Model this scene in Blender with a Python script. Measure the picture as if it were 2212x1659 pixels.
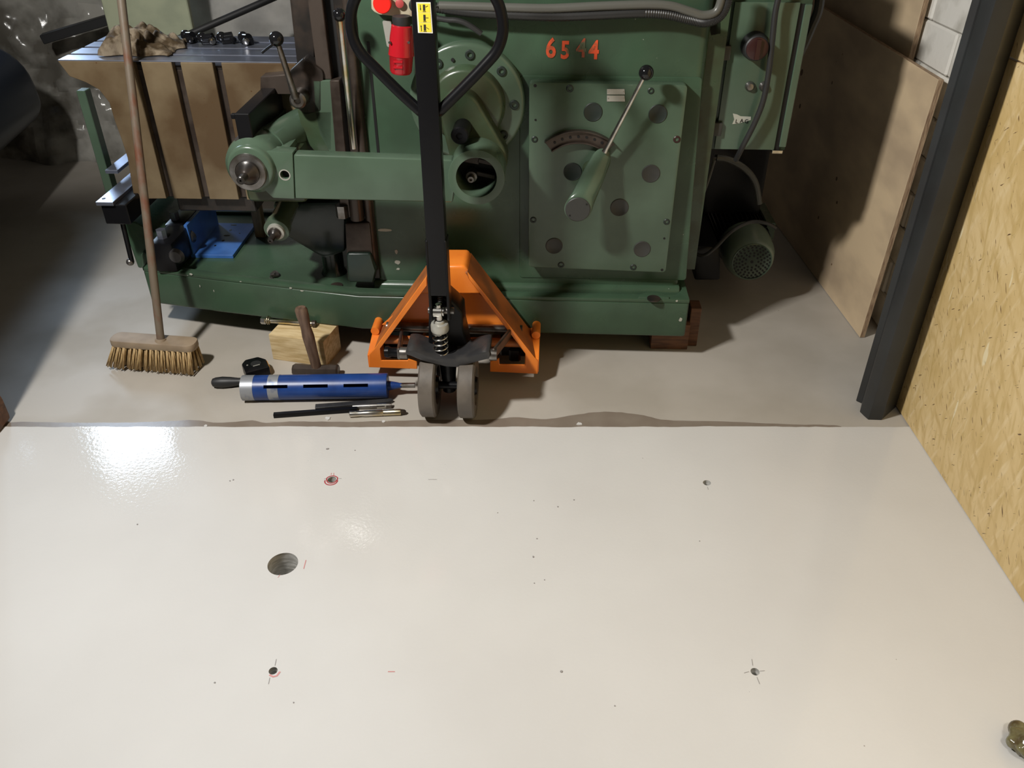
import bpy, bmesh, math, random
from mathutils import Vector, Matrix, noise
from mathutils.geometry import tessellate_polygon
PI = math.pi
R = math.radians
random.seed(7)
for o in list(bpy.data.objects):
    bpy.data.objects.remove(o)
scene = bpy.context.scene
C = scene.collection

# ------------------------------------------------------------------ camera
FPX, CX, CY, H, TH = 1788.0, 1106.0, 829.5, 1.53, R(34.5)
cd = bpy.data.cameras.new('camera'); cam = bpy.data.objects.new('camera', cd); C.objects.link(cam)
cam.location = (0, 0, H); cam.rotation_euler = (PI/2-TH, 0, 0)
cd.sensor_fit = 'HORIZONTAL'; cd.sensor_width = 36.0; cd.lens = 36.0*FPX/2212
cd.clip_start = 0.05; cd.clip_end = 60
scene.camera = cam

# ------------------------------------------------------------------ world, lights, exposure
w = bpy.data.worlds.new('world'); scene.world = w; w.use_nodes = True
bg = w.node_tree.nodes['Background']; bg.inputs[0].default_value = (1.0, 0.90, 0.80, 1); bg.inputs[1].default_value = 0.05

def area(name, loc, target, sx, sy, power, color, spread=180):
    l = bpy.data.lights.new(name, 'AREA'); l.shape = 'RECTANGLE'; l.size = sx; l.size_y = sy
    l.energy = power; l.color = color; l.spread = R(spread)
    o = bpy.data.objects.new(name, l); C.objects.link(o); o.location = loc
    o.rotation_euler = (Vector(target)-Vector(loc)).to_track_quat('-Z', 'Y').to_euler()
    return o
area('ceiling_lamp_light', (-1.4, 1.0, 2.45), (1.1, 2.3, 0.35), 0.24, 0.14, 88, (1.0, 0.975, 0.93))
area('rear_window_light', (-2.93, 5.05, 2.10), (-1.1, 1.9, 0.5), 0.46, 0.95, 3.8, (0.62, 0.79, 1.0), 48)
area('added_floor_fill_light', (0.75, -0.2, 2.6), (0.85, 0.45, 0), 0.35, 0.35, 3.2, (1.0, 0.965, 0.90), 64)  # added fill light, brightens the near floor on the right
scene.view_settings.view_transform = 'Standard'; scene.view_settings.look = 'None'
scene.view_settings.exposure = 0.0; scene.view_settings.gamma = 1.0
scene.view_settings.use_curve_mapping = False

# ------------------------------------------------------------------ measuring: pixel ray meets a plane of a frame
class Frame:
    def __init__(s, loc=(0, 0, 0), rz=0.0):
        s.loc = Vector(loc); s.rz = rz; s.inv = Matrix.Rotation(-rz, 3, 'Z')
    def ray(s, u, v):
        a = (u-CX)/FPX; b = (CY-v)/FPX
        d = Vector((a, math.cos(TH)+b*math.sin(TH), -math.sin(TH)+b*math.cos(TH)))
        return s.inv @ (Vector((0, 0, H))-s.loc), s.inv @ d
    def hit(s, u, v, ax, val):
        o, d = s.ray(u, v); t = (val-o[ax])/d[ax]; return o+d*t
    def px(s, u, v, X): return s.hit(u, v, 0, X)
    def py(s, u, v, Y): return s.hit(u, v, 1, Y)
    def pz(s, u, v, Z): return s.hit(u, v, 2, Z)
W = Frame()

# ------------------------------------------------------------------ materials
def mat(name, col, rough=0.5, metal=0.0, col2=None, nscale=8.0, bump=0.0, bscale=60.0, spec=0.5, rough2=None,
        coat=0.0, stretch=None, lo=0.4, hi=0.62, spots=None, spot_scale=30, spot_size=0.08, detail=4, alpha=1.0, trans=0.0):
    m = bpy.data.materials.new(name); m.use_nodes = True; nt = m.node_tree; N = nt.nodes; L = nt.links
    p = N['Principled BSDF']; p.inputs['Base Color'].default_value = (*col, 1)
    p.inputs['Roughness'].default_value = rough; p.inputs['Metallic'].default_value = metal
    p.inputs['Specular IOR Level'].default_value = spec; p.inputs['Coat Weight'].default_value = coat
    p.inputs['Coat Roughness'].default_value = 0.1; p.inputs['Alpha'].default_value = alpha
    p.inputs['Transmission Weight'].default_value = trans
    tc = N.new('ShaderNodeTexCoord'); src = tc.outputs['Object']
    if stretch:
        mp = N.new('ShaderNodeMapping'); mp.inputs['Scale'].default_value = stretch
        L.new(src, mp.inputs['Vector']); src2 = mp.outputs['Vector']
    else: src2 = src
    out = None
    if col2:
        n = N.new('ShaderNodeTexNoise'); n.inputs['Scale'].default_value = nscale; n.inputs['Detail'].default_value = detail
        L.new(src2, n.inputs['Vector'])
        mr = N.new('ShaderNodeMapRange'); mr.inputs['From Min'].default_value = lo; mr.inputs['From Max'].default_value = hi
        L.new(n.outputs['Fac'], mr.inputs['Value'])
        mx = N.new('ShaderNodeMix'); mx.data_type = 'RGBA'
        mx.inputs['A'].default_value = (*col, 1); mx.inputs['B'].default_value = (*col2, 1)
        L.new(mr.outputs['Result'], mx.inputs['Factor']); out = mx.outputs['Result']
        if rough2 is not None:
            rr = N.new('ShaderNodeMapRange'); rr.inputs['To Min'].default_value = rough; rr.inputs['To Max'].default_value = rough2
            L.new(mr.outputs['Result'], rr.inputs['Value']); L.new(rr.outputs['Result'], p.inputs['Roughness'])
    if spots:
        v = N.new('ShaderNodeTexVoronoi'); v.inputs['Scale'].default_value = spot_scale
        L.new(src, v.inputs['Vector'])
        n2 = N.new('ShaderNodeTexNoise'); n2.inputs['Scale'].default_value = spot_scale*0.25; L.new(src, n2.inputs['Vector'])
        ad = N.new('ShaderNodeMath'); ad.operation = 'SUBTRACT'; L.new(v.outputs['Distance'], ad.inputs[0])
        mu = N.new('ShaderNodeMapRange'); mu.inputs['From Min'].default_value = 0.5; mu.inputs['From Max'].default_value = 0.75
        mu.inputs['To Min'].default_value = 0.0; mu.inputs['To Max'].default_value = spot_size*2
        L.new(n2.outputs['Fac'], mu.inputs['Value']); L.new(mu.outputs['Result'], ad.inputs[1])
        lt = N.new('ShaderNodeMath'); lt.operation = 'LESS_THAN'; lt.inputs[1].default_value = 0.0
        L.new(ad.outputs[0], lt.inputs[0])
        mx2 = N.new('ShaderNodeMix'); mx2.data_type = 'RGBA'
        if out is not None: L.new(out, mx2.inputs['A'])
        else: mx2.inputs['A'].default_value = (*col, 1)
        mx2.inputs['B'].default_value = (*spots, 1); L.new(lt.outputs[0], mx2.inputs['Factor']); out = mx2.outputs['Result']
    if out is not None: L.new(out, p.inputs['Base Color'])
    if bump:
        nb = N.new('ShaderNodeTexNoise'); nb.inputs['Scale'].default_value = bscale; nb.inputs['Detail'].default_value = 3
        L.new(src2, nb.inputs['Vector'])
        b = N.new('ShaderNodeBump'); b.inputs['Strength'].default_value = bump; b.inputs['Distance'].default_value = 0.002
        L.new(nb.outputs['Fac'], b.inputs['Height']); L.new(b.outputs['Normal'], p.inputs['Normal'])
    return m

GREEN = mat('green_machine_paint', (0.052, 0.096, 0.058), 0.24, col2=(0.040, 0.070, 0.043), nscale=5, bump=0.10, bscale=45, rough2=0.36, spec=0.40,
            spots=(0.30, 0.31, 0.28), spot_scale=26, spot_size=0.035)
GREEND = mat('oily_green_paint', (0.045, 0.074, 0.040), 0.24, col2=(0.034, 0.040, 0.018), nscale=9, bump=0.15, bscale=40, rough2=0.45)
GREENL = mat('light_green_paint', (0.078, 0.121, 0.082), 0.22, col2=(0.064, 0.099, 0.066), nscale=6, bump=0.08, bscale=50,)
STEEL = mat('worn_steel', (0.30, 0.29, 0.28), 0.35, 0.9, col2=(0.16, 0.14, 0.12), nscale=25, bump=0.1)
BRIGHT = mat('bright_steel', (0.72, 0.70, 0.66), 0.22, 1.0, col2=(0.5, 0.48, 0.44), nscale=30)
ZINC = mat('zinc_plated_steel', (0.72, 0.70, 0.66), 0.25, 1.0, col2=(0.62, 0.52, 0.30), nscale=20)
DARKSTEEL = mat('oily_dark_steel', (0.03, 0.027, 0.025), 0.30, 0.4, col2=(0.06, 0.045, 0.036), nscale=14, bump=0.15)
BROWNSTEEL = mat('brown_oily_steel', (0.085, 0.066, 0.054), 0.38, 0.45, col2=(0.04, 0.028, 0.022), nscale=12, bump=0.15)
GROUND = mat('ground_steel_table', (0.40, 0.44, 0.56), 0.30, 0.85, col2=(0.31, 0.33, 0.40), nscale=10, bump=0.04)  # blue tint of the reflected window light is put into the steel colour
RUSTTAN = mat('tan_stained_cast_iron', (0.215, 0.165, 0.098), 0.40, 0.15, col2=(0.100, 0.062, 0.030), nscale=4.0, bump=0.2, bscale=50, lo=0.38, hi=0.62, detail=9,
              spots=(0.10, 0.05, 0.02), spot_scale=40, spot_size=0.10)
BLACK = mat('black_paint', (0.006, 0.006, 0.007), 0.30, bump=0.05, spec=0.22)
BLACKM = mat('matte_black_plastic', (0.020, 0.020, 0.021), 0.5)
BLACKG = mat('glossy_black_knob', (0.008, 0.008, 0.009), 0.08)
CASTBLK = mat('black_cast_iron', (0.028, 0.028, 0.030), 0.33, col2=(0.045, 0.043, 0.042), nscale=20, bump=0.3, bscale=70)
RUBBER = mat('black_rubber_cable', (0.022, 0.022, 0.022), 0.42)
GREYHOSE = mat('grey_hose', (0.10, 0.10, 0.088), 0.35)
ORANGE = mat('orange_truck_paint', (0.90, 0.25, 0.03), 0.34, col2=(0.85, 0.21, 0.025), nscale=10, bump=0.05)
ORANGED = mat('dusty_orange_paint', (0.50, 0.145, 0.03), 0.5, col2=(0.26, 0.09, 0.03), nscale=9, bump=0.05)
TREAD = mat('grey_brown_nylon_wheel', (0.135, 0.115, 0.095), 0.55, col2=(0.10, 0.085, 0.07), nscale=22, bump=0.15)
REDP = mat('red_plug_plastic', (0.42, 0.010, 0.018), 0.22, coat=0.3)
REDB = mat('bright_red_button', (0.80, 0.015, 0.008), 0.4)
REDD = mat('dark_red_button', (0.032, 0.008, 0.007), 0.38)
PINK = mat('faded_red_button', (0.45, 0.07, 0.07), 0.4)
BEIGE = mat('dirty_cream_box', (0.50, 0.44, 0.32), 0.5, col2=(0.35, 0.24, 0.14), nscale=30, lo=0.5, hi=0.7)
YELLOW = mat('yellow_label', (0.82, 0.66, 0.05), 0.45)
WHITE = mat('white_label', (0.75, 0.73, 0.66), 0.45)
ORANGETXT = mat('orange_stencil_paint', (0.72, 0.085, 0.025), 0.5, col2=(0.42, 0.08, 0.03), nscale=70)
ORANGEFADE = mat('faded_stencil_paint', (0.36, 0.066, 0.028), 0.5, col2=(0.085, 0.10, 0.055), nscale=42, lo=0.42, hi=0.50)
ORANGEWORN = mat('worn_stencil_paint', (0.72, 0.085, 0.025), 0.5, col2=(0.12, 0.10, 0.05), nscale=26, lo=0.50, hi=0.60)
GREENM = mat('pale_motor_green', (0.19, 0.245, 0.19), 0.25, col2=(0.15, 0.19, 0.14), nscale=8)
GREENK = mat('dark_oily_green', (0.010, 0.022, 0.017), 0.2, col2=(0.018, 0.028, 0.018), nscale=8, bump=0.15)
PLUGD = mat('dark_green_plug', (0.013, 0.021, 0.017), 0.45, bump=0.1)
PLUGG = mat('grey_plug', (0.036, 0.037, 0.034), 0.5, bump=0.1)
ALU = mat('aluminium_plate', (0.50, 0.49, 0.44), 0.4, 0.5)
BLUE = mat('blue_core_bit_paint', (0.014, 0.056, 0.24), 0.36, col2=(0.010, 0.040, 0.18), nscale=14, bump=0.05)
BLUEP = mat('blue_bracket_paint', (0.055, 0.17, 0.50), 0.30, col2=(0.04, 0.13, 0.40), nscale=14)
NAVY = mat('dark_navy_paint', (0.006, 0.014, 0.030), 0.35)
WOODP = mat('pale_sawn_wood', (0.68, 0.53, 0.30), 0.65, col2=(0.50, 0.36, 0.17), nscale=6, stretch=(2, 9, 14), bump=0.3, bscale=20)
WOODR = mat('reddish_stained_wood', (0.17, 0.075, 0.035), 0.6, col2=(0.09, 0.04, 0.02), nscale=6, stretch=(2, 9, 14), bump=0.3)
WOODH = mat('old_brown_handle_wood', (0.165, 0.105, 0.072), 0.5, col2=(0.10, 0.06, 0.04), nscale=10, stretch=(9, 9, 1.5), bump=0.2)
STICK = mat('worn_broomstick_wood', (0.150, 0.118, 0.085), 0.5, col2=(0.15, 0.062, 0.035), nscale=7, stretch=(4, 4, 1.4), bump=0.15, lo=0.48, hi=0.66)
BROOMW = mat('grey_broom_wood', (0.33, 0.25, 0.17), 0.6, col2=(0.24, 0.18, 0.12), nscale=10, bump=0.2)
BRISTLE = mat('straw_bristle', (0.50, 0.36, 0.17), 0.6, col2=(0.30, 0.18, 0.075), nscale=60, stretch=(6, 6, 1))
PLY = mat('plywood_face', (0.66, 0.51, 0.33), 0.5, col2=(0.46, 0.35, 0.235), nscale=2.2, stretch=(1, 1, 2.5), bump=0.04,
          spots=(0.16, 0.095, 0.045), spot_scale=11, spot_size=0.10, detail=7)
PLYEDGE = mat('plywood_edge', (0.40, 0.28, 0.17), 0.6, col2=(0.20, 0.12, 0.07), nscale=50, stretch=(8, 1, 0.6))
FLOORM = mat('painted_concrete', (0.47, 0.435, 0.385), 0.50, col2=(0.40, 0.365, 0.315), nscale=2.6, bump=0.10, bscale=90, rough2=0.62, spec=0.22,
             spots=(0.20, 0.17, 0.14), spot_scale=16, spot_size=0.035)
WHITEWALL = mat('whitewashed_masonry', (0.72, 0.70, 0.65), 0.7, col2=(0.50, 0.48, 0.43), nscale=11, bump=0.8, bscale=22, lo=0.45, hi=0.7)
MORTAR = mat('grey_mortar', (0.30, 0.29, 0.27), 0.8, bump=0.6, bscale=40)
COLM = mat('dark_grey_rubber_coating', (0.028, 0.030, 0.031), 0.42, col2=(0.022, 0.022, 0.022), nscale=5, bump=0.08)
CONCH = mat('drilled_concrete', (0.66, 0.65, 0.62), 0.8, col2=(0.42, 0.41, 0.38), nscale=30, stretch=(1, 1, 5), bump=0.5, bscale=30)
WETM = mat('damp_brown_concrete', (0.215, 0.175, 0.14), 0.35, col2=(0.25, 0.21, 0.17), nscale=9, bump=0.1)
REDINK = mat('red_marker_ink', (0.42, 0.05, 0.06), 0.5)
REDINK2 = mat('faint_red_marker_ink', (0.62, 0.28, 0.27), 0.5)
GREYINK = mat('pencil_grey_mark', (0.30, 0.28, 0.27), 0.6)
RAG = mat('brown_cotton_rag', (0.42, 0.34, 0.24), 0.85, col2=(0.12, 0.08, 0.04), nscale=22, bump=0.4, bscale=300, lo=0.42, hi=0.58)
PLASTIC = mat('clear_grey_plastic_sheet', (0.80, 0.78, 0.72), 0.16, col2=(0.28, 0.26, 0.22), nscale=5, bump=0.6, bscale=18)
WPLASTIC = mat('milky_plastic_sheet', (0.80, 0.78, 0.74), 0.30, col2=(0.55, 0.54, 0.52), nscale=5, bump=0.5, bscale=14)
CABG = mat('faded_grey_green_board', (0.42, 0.45, 0.31), 0.6, col2=(0.34, 0.37, 0.26), nscale=8)
GAP = mat('black_gap_shade_and_print', (0.004, 0.004, 0.004), 0.6)  # flat black painted for the shade in holes and gaps, also for lettering
OLIVE = mat('olive_translucent_plastic', (0.17, 0.155, 0.075), 0.18, col2=(0.09, 0.065, 0.03), nscale=40, bump=0.3)
ORTAPE = mat('amber_plastic', (0.60, 0.27, 0.05), 0.4)
CREAM = mat('chipped_primer_patch', (0.42, 0.42, 0.36), 0.6)
BRASS = mat('tan_waxed_wood_bar', (0.24, 0.17, 0.085), 0.45, col2=(0.13, 0.085, 0.04), nscale=12, stretch=(8, 8, 1))
DARKWALL = mat('dark_back_wall', (0.10, 0.09, 0.075), 0.8, col2=(0.06, 0.055, 0.045), nscale=3)

def epoxy_mat():
    m = mat('white_epoxy_floor', (0.675, 0.665, 0.645), 0.07, col2=(0.62, 0.607, 0.585), nscale=1.7, lo=0.35, hi=0.7,
            spots=(0.33, 0.31, 0.29), spot_scale=19, spot_size=0.028, rough2=0.10)
    N = m.node_tree.nodes; L = m.node_tree.links; p = N['Principled BSDF']
    tc = N.new('ShaderNodeTexCoord')
    n1 = N.new('ShaderNodeTexNoise'); n1.inputs['Scale'].default_value = 120; n1.inputs['Detail'].default_value = 2
    L.new(tc.outputs['Object'], n1.inputs['Vector'])
    b = N.new('ShaderNodeBump'); b.inputs['Strength'].default_value = 0.22; b.inputs['Distance'].default_value = 0.0012
    L.new(n1.outputs['Fac'], b.inputs['Height']); L.new(b.outputs['Normal'], p.inputs['Normal'])
    return m
EPOXY = epoxy_mat()
WORN = mat('worn_grey_steel_band', (0.33, 0.345, 0.37), 0.42, 0.4, col2=(0.10, 0.14, 0.25), nscale=18, lo=0.5, hi=0.62)

def osb_mat():
    m = bpy.data.materials.new('osb_strand_board'); m.use_nodes = True; nt = m.node_tree; N = nt.nodes; L = nt.links
    p = N['Principled BSDF']; p.inputs['Roughness'].default_value = 0.5
    tc = N.new('ShaderNodeTexCoord')
    def noise_layer(ang, sy, sz, seed, lo, hi, detail=2, warp=0.0):
        mp = N.new('ShaderNodeMapping'); mp.vector_type = 'POINT'; mp.inputs['Rotation'].default_value = (ang, 0, 0); mp.inputs['Location'].default_value = (seed, seed, seed)
        m2 = N.new('ShaderNodeMapping'); m2.inputs['Scale'].default_value = (1, sy, sz)
        L.new(tc.outputs['Object'], mp.inputs['Vector']); L.new(mp.outputs['Vector'], m2.inputs['Vector'])
        n = N.new('ShaderNodeTexNoise'); n.inputs['Scale'].default_value = 1.0; n.inputs['Detail'].default_value = detail
        L.new(m2.outputs['Vector'], n.inputs['Vector'])
        r = N.new('ShaderNodeMapRange'); r.inputs['From Min'].default_value = lo; r.inputs['From Max'].default_value = hi; L.new(n.outputs['Fac'], r.inputs['Value'])
        return r.outputs['Result']
    def mixc(fac, a, b):
        x = N.new('ShaderNodeMix'); x.data_type = 'RGBA'; L.new(fac, x.inputs['Factor'])
        if isinstance(a, tuple): x.inputs['A'].default_value = (*a, 1)
        else: L.new(a, x.inputs['A'])
        x.inputs['B'].default_value = (*b, 1); return x.outputs['Result']
    c = mixc(noise_layer(0, 4, 4, 1, .35, .65, 5), (0.62, 0.44, 0.185), (0.74, 0.56, 0.29))
    c = mixc(noise_layer(0.25, 55, 9, 3, .50, .72), c, (0.56, 0.395, 0.155))
    c = mixc(noise_layer(-0.25, 48, 9, 7, .55, .72), c, (0.75, 0.58, 0.32))
    c = mixc(noise_layer(0.9, 40, 12, 11, .52, .72), c, (0.57, 0.40, 0.165))
    c = mixc(noise_layer(0.1, 34, 6, 17, .67, .71), c, (0.80, 0.68, 0.43))
    c = mixc(noise_layer(0.7, 190, 26, 23, .665, .71), c, (0.15, 0.075, 0.03))
    c = mixc(noise_layer(-0.9, 170, 30, 29, .69, .73), c, (0.13, 0.07, 0.03))
    L.new(c, p.inputs['Base Color'])
    bp = N.new('ShaderNodeBump'); bp.inputs['Strength'].default_value = 0.12; bp.inputs['Distance'].default_value = 0.001
    L.new(noise_layer(0.3, 60, 12, 31, .4, .6), bp.inputs['Height']); L.new(bp.outputs['Normal'], p.inputs['Normal'])
    return m
OSB = osb_mat()

# ------------------------------------------------------------------ object helpers
def root(name, label, cat, loc=(0, 0, 0), rz=0.0, group=None):
    o = bpy.data.objects.new(name, None); C.objects.link(o); o.empty_display_size = 0.05
    o.location = loc; o.rotation_euler = (0, 0, rz); o['label'] = label; o['category'] = cat
    if group: o['group'] = group
    return o
def obj(name, bm, m, parent=None, bevel=0.0, seg=2, smooth=35, label=None, loc=None, rz=0.0, mats=None):
    if bevel > 0:
        es = [e for e in bm.edges if len(e.link_faces) == 2 and e.calc_face_angle(0) > R(35)]
        try: bmesh.ops.bevel(bm, geom=es, offset=bevel, segments=seg, profile=0.6, affect='EDGES', clamp_overlap=True)
        except Exception as ex: print('bevel', name, ex)
    me = bpy.data.meshes.new(name); bm.to_mesh(me); bm.free()
    me.materials.append(m)
    for x in (mats or []): me.materials.append(x)
    me.shade_smooth()
    if smooth < 179: me.set_sharp_from_angle(angle=R(smooth))
    o = bpy.data.objects.new(name, me); C.objects.link(o)
    if parent is not None: o.parent = parent
    if loc is not None: o.location = loc
    if rz: o.rotation_euler = (0, 0, rz)
    if label: o['label'] = label
    return o
def tag(o, label, cat, group=None):
    o['label'] = label; o['category'] = cat
    if group: o['group'] = group
    return o
def BM(): return bmesh.new()
def box(bm, x0, x1, y0, y1, z0, z1, M=None):
    r = bmesh.ops.create_cube(bm, size=1.0)
    bmesh.ops.scale(bm, vec=(x1-x0, y1-y0, z1-z0), verts=r['verts'])
    bmesh.ops.translate(bm, vec=((x0+x1)/2, (y0+y1)/2, (z0+z1)/2), verts=r['verts'])
    if M is not None: bmesh.ops.transform(bm, matrix=M, verts=r['verts'])
    return bm
def rings(bm, loops, cap=True, closed=False):
    vs = [[bm.verts.new(p) for p in l] for l in loops]
    n = len(vs[0]); k = len(vs)
    for i in range(k if closed else k-1):
        a = vs[i]; b = vs[(i+1) % k]
        for j in range(n):
            bm.faces.new((a[j], a[(j+1) % n], b[(j+1) % n], b[j]))
    if cap and not closed:
        bm.faces.new(list(reversed(vs[0]))); bm.faces.new(vs[-1])
    return bm
def basis(d):
    d = Vector(d).normalized(); up = Vector((0, 0, 1)) if abs(d.z) < 0.9 else Vector((0, 1, 0))
    a = d.cross(up).normalized(); b = a.cross(d).normalized(); return d, a, b
def lathe(bm, p0, p1, prof, seg=28, flat=1.0, cap=True):
    """profile of (t along p0->p1 in metres, radius)"""
    p0 = Vector(p0); d, a, b = basis(Vector(p1)-p0)
    loops = []
    for t, r in prof:
        loops.append([p0+d*t+a*(math.cos(2*PI*j/seg)*r)+b*(math.sin(2*PI*j/seg)*r*flat) for j in range(seg)])
    rings(bm, loops, cap); return bm
def cyl(bm, p0, p1, r0, r1=None, seg=24, cap=True):
    r1 = r0 if r1 is None else r1
    L_ = (Vector(p1)-Vector(p0)).length
    return lathe(bm, p0, p1, [(0, r0), (L_, r1)], seg, cap=cap)
def ball(bm, c, r, sub=20):
    rr = bmesh.ops.create_uvsphere(bm, u_segments=sub, v_segments=sub//2+2, radius=r)
    bmesh.ops.translate(bm, vec=c, verts=rr['verts']); return bm
def smoothpath(pts, n=6):
    pts = [Vector(p) for p in pts]; out = []
    for i in range(len(pts)-1):
        p0 = pts[max(i-1, 0)]; p1 = pts[i]; p2 = pts[i+1]; p3 = pts[min(i+2, len(pts)-1)]
        for k in range(n):
            t = k/n
            out.append(0.5*((2*p1)+(p2-p0)*t+(2*p0-5*p1+4*p2-p3)*t*t+(-p0+3*p1-3*p2+p3)*t**3))
    out.append(pts[-1]); return out
def tube(bm, pts, r, seg=12, n=6, smooth=True, ribs=0):
    P = smoothpath(pts, n) if smooth else [Vector(p) for p in pts]
    loops = []; prev = None
    for i, p in enumerate(P):
        d = (P[min(i+1, len(P)-1)]-P[max(i-1, 0)]).normalized()
        if prev is None: _, a, b = basis(d)
        else:
            a = (prev-d*prev.dot(d)).normalized(); b = d.cross(a)
        prev = a; rr = r*(1+(0.10 if ribs and i % 2 else 0))
        loops.append([p+a*(math.cos(2*PI*j/seg)*rr)+b*(math.sin(2*PI*j/seg)*rr) for j in range(seg)])
    return rings(bm, loops)
def prism(bm, poly, c0, c1, plane='XZ', holes=()):
    """extrude a 2-D polygon (with holes) between two depths; plane XZ -> depth Y, XY -> depth Z, YZ -> depth X"""
    def P(q, c):
        if plane == 'XZ': return Vector((q[0], c, q[1]))
        if plane == 'XY': return Vector((q[0], q[1], c))
        return Vector((c, q[0], q[1]))
    loops = [list(poly)]+[list(h) for h in holes]
    flat = [q for l in loops for q in l]
    tris = tessellate_polygon([[Vector((q[0], q[1], 0)) for q in l] for l in loops])
    va = [bm.verts.new(P(q, c0)) for q in flat]; vb = [bm.verts.new(P(q, c1)) for q in flat]
    if holes:
        for t in tris:
            if len(set(t)) < 3: continue
            try: bm.faces.new([va[i] for i in t]); bm.faces.new([vb[i] for i in reversed(t)])
            except ValueError: pass
    else:
        bm.faces.new(va); bm.faces.new(list(reversed(vb)))
    k = 0
    for l in loops:
        n = len(l)
        for j in range(n):
            bm.faces.new((va[k+j], vb[k+j], vb[k+(j+1) % n], va[k+(j+1) % n]))
        k += n
    bmesh.ops.recalc_face_normals(bm, faces=bm.faces)
    return bm
def circ(cx, cz, r, n=28, a0=0.0, a1=2*PI, close=True):
    m = n if close else n+1
    return [(cx+r*math.cos(a0+(a1-a0)*i/n), cz+r*math.sin(a0+(a1-a0)*i/n)) for i in range(m)]
def xz(F, pts, Y): 
    return [(lambda p: (p.x, p.z))(F.py(u, v, Y)) for u, v in pts]
def rad(F, u, v, Y, rpx):
    a = F.py(u-rpx, v, Y); b = F.py(u+rpx, v, Y); return (a-b).length/2
def rounded(poly, r, n=4):
    out = []; k = len(poly)
    for i in range(k):
        p = Vector(poly[i]); a = Vector(poly[i-1]); b = Vector(poly[(i+1) % k])
        da = (a-p).normalized(); db = (b-p).normalized(); rr = min(r, (a-p).length*0.45, (b-p).length*0.45)
        s = p+da*rr; e = p+db*rr
        for j in range(n+1):
            t = j/n; q = s*(1-t)**2+p*2*t*(1-t)+e*t*t; out.append((q.x, q.y))
    return out
def hull2(c1, r1, c2, r2, n=16):
    c1 = Vector(c1); c2 = Vector(c2); d = c2-c1; L_ = d.length; th = math.atan2(d.y, d.x); ph = math.acos((r1-r2)/L_)
    a = [(c1.x+r1*math.cos(th+ph+(2*PI-2*ph)*i/n), c1.y+r1*math.sin(th+ph+(2*PI-2*ph)*i/n)) for i in range(n+1)]
    b = [(c2.x+r2*math.cos(th-ph+2*ph*i/n), c2.y+r2*math.sin(th-ph+2*ph*i/n)) for i in range(n+1)]
    return a+b
def txt(s, size, font_extrude=0.0005, bold=0.0):
    cu = bpy.data.curves.new('t', 'FONT'); cu.body = s; cu.size = size; cu.extrude = font_extrude; cu.offset = bold; cu.resolution_u = 3
    cu.align_x = 'CENTER'; cu.align_y = 'CENTER'
    o = bpy.data.objects.new('t', cu); C.objects.link(o); bpy.context.view_layer.update()
    me = bpy.data.meshes.new_from_object(o.evaluated_get(bpy.context.evaluated_depsgraph_get()))
    bpy.data.objects.remove(o); bm = BM(); bm.from_mesh(me); bpy.data.meshes.remove(me); return bm
def dup(r, loc, rz=0.0, label=None, group=None):
    c = r.copy(); C.objects.link(c); c.location = loc; c.rotation_euler = (0, 0, rz)
    if label: c['label'] = label
    if group: c['group'] = group
    for ch in list(r.children):
        k = ch.copy(); C.objects.link(k); k.parent = c
        for g in list(ch.children):
            q = g.copy(); C.objects.link(q); q.parent = k
    return c
def copychild(o, dx, parent):
    k = o.copy(); C.objects.link(k); k.parent = parent; k.location = dx; return k

exec_parts = []
# ================================================================== SETTING
# --- floor: far painted concrete, near epoxy coating with drilled holes
bm = BM(); box(bm, -5.0, 1.36, 1.96, 6.4, -0.10, 0.0)
floor = obj('floor', bm, FLOORM); floor['kind'] = 'structure'
holes = []
for (u, v, rp) in ((611, 1218, 32.5), (717, 1036, 9.5), (590, 1449, 9.5), (1527, 1043, 8.5), (1631, 1451, 9.5)):
    p = W.pz(u, v, 0.003); rr = rad(W, u, v, p.y, rp); holes.append((p.x, p.y, rr))
edge = []
xs = [-5.0+i*0.02 for i in range(int((1.36+5.0)/0.02)+1)]
for x in xs:
    e = 1.993+0.0035*noise.noise((x*9, 0.3, 0))+0.0025*noise.noise((x*40, 1.3, 0))
    edge.append((x, e))
poly = [(-5.0, -2.5)]+[(1.36, -2.5)]+list(reversed(edge))
bm = BM()
loops = [poly]+[circ(h[0], h[1], h[2], 32) for h in holes]
flat = [q for l in loops for q in l]
tris = tessellate_polygon([[Vector((q[0], q[1], 0)) for q in l] for l in loops])
vv = [bm.verts.new((q[0], q[1], 0.003)) for q in flat]
for t in tris:
    if len(set(t)) == 3:
        try: bm.faces.new([vv[i] for i in t])
        except ValueError: pass
k = len(poly)-len(edge)
low = [bm.verts.new((q[0], q[1]+0.001, -0.02)) for q in poly[k:]]
for j in range(len(low)-1):
    bm.faces.new((vv[k+j], vv[k+j+1], low[j+1], low[j]))
bmesh.ops.recalc_face_normals(bm, faces=bm.faces)
for f in bm.faces:
    if abs(f.normal.z) > 0.9 and f.normal.z < 0: f.normal_flip()
coating = obj('epoxy_coating', bm, EPOXY, floor, smooth=30, label='glossy off-white epoxy floor coating')
for i, h in enumerate(holes):
    bm = BM(); n = 32; dep = 0.16 if i == 0 else 0.09
    loops = []
    for kz in range(14):
        z = 0.003-dep*kz/13; j = 0.0 if kz == 0 else 0.0012*(kz % 2)+0.0006*random.random()
        loops.append([(h[0]+(h[2]+j)*math.cos(2*PI*q/n), h[1]+(h[2]+j)*math.sin(2*PI*q/n), z) for q in range(n)])
    rings(bm, loops, cap=False); bm.faces.new([bm.verts.new(p) for p in loops[-1]])
    bmesh.ops.remove_doubles(bm, verts=bm.verts, dist=1e-6)
    for f in bm.faces: f.normal_flip()
    obj('drill_hole', bm, CONCH, floor, label='wide round core hole' if i == 0 else 'narrow round anchor hole')
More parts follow.
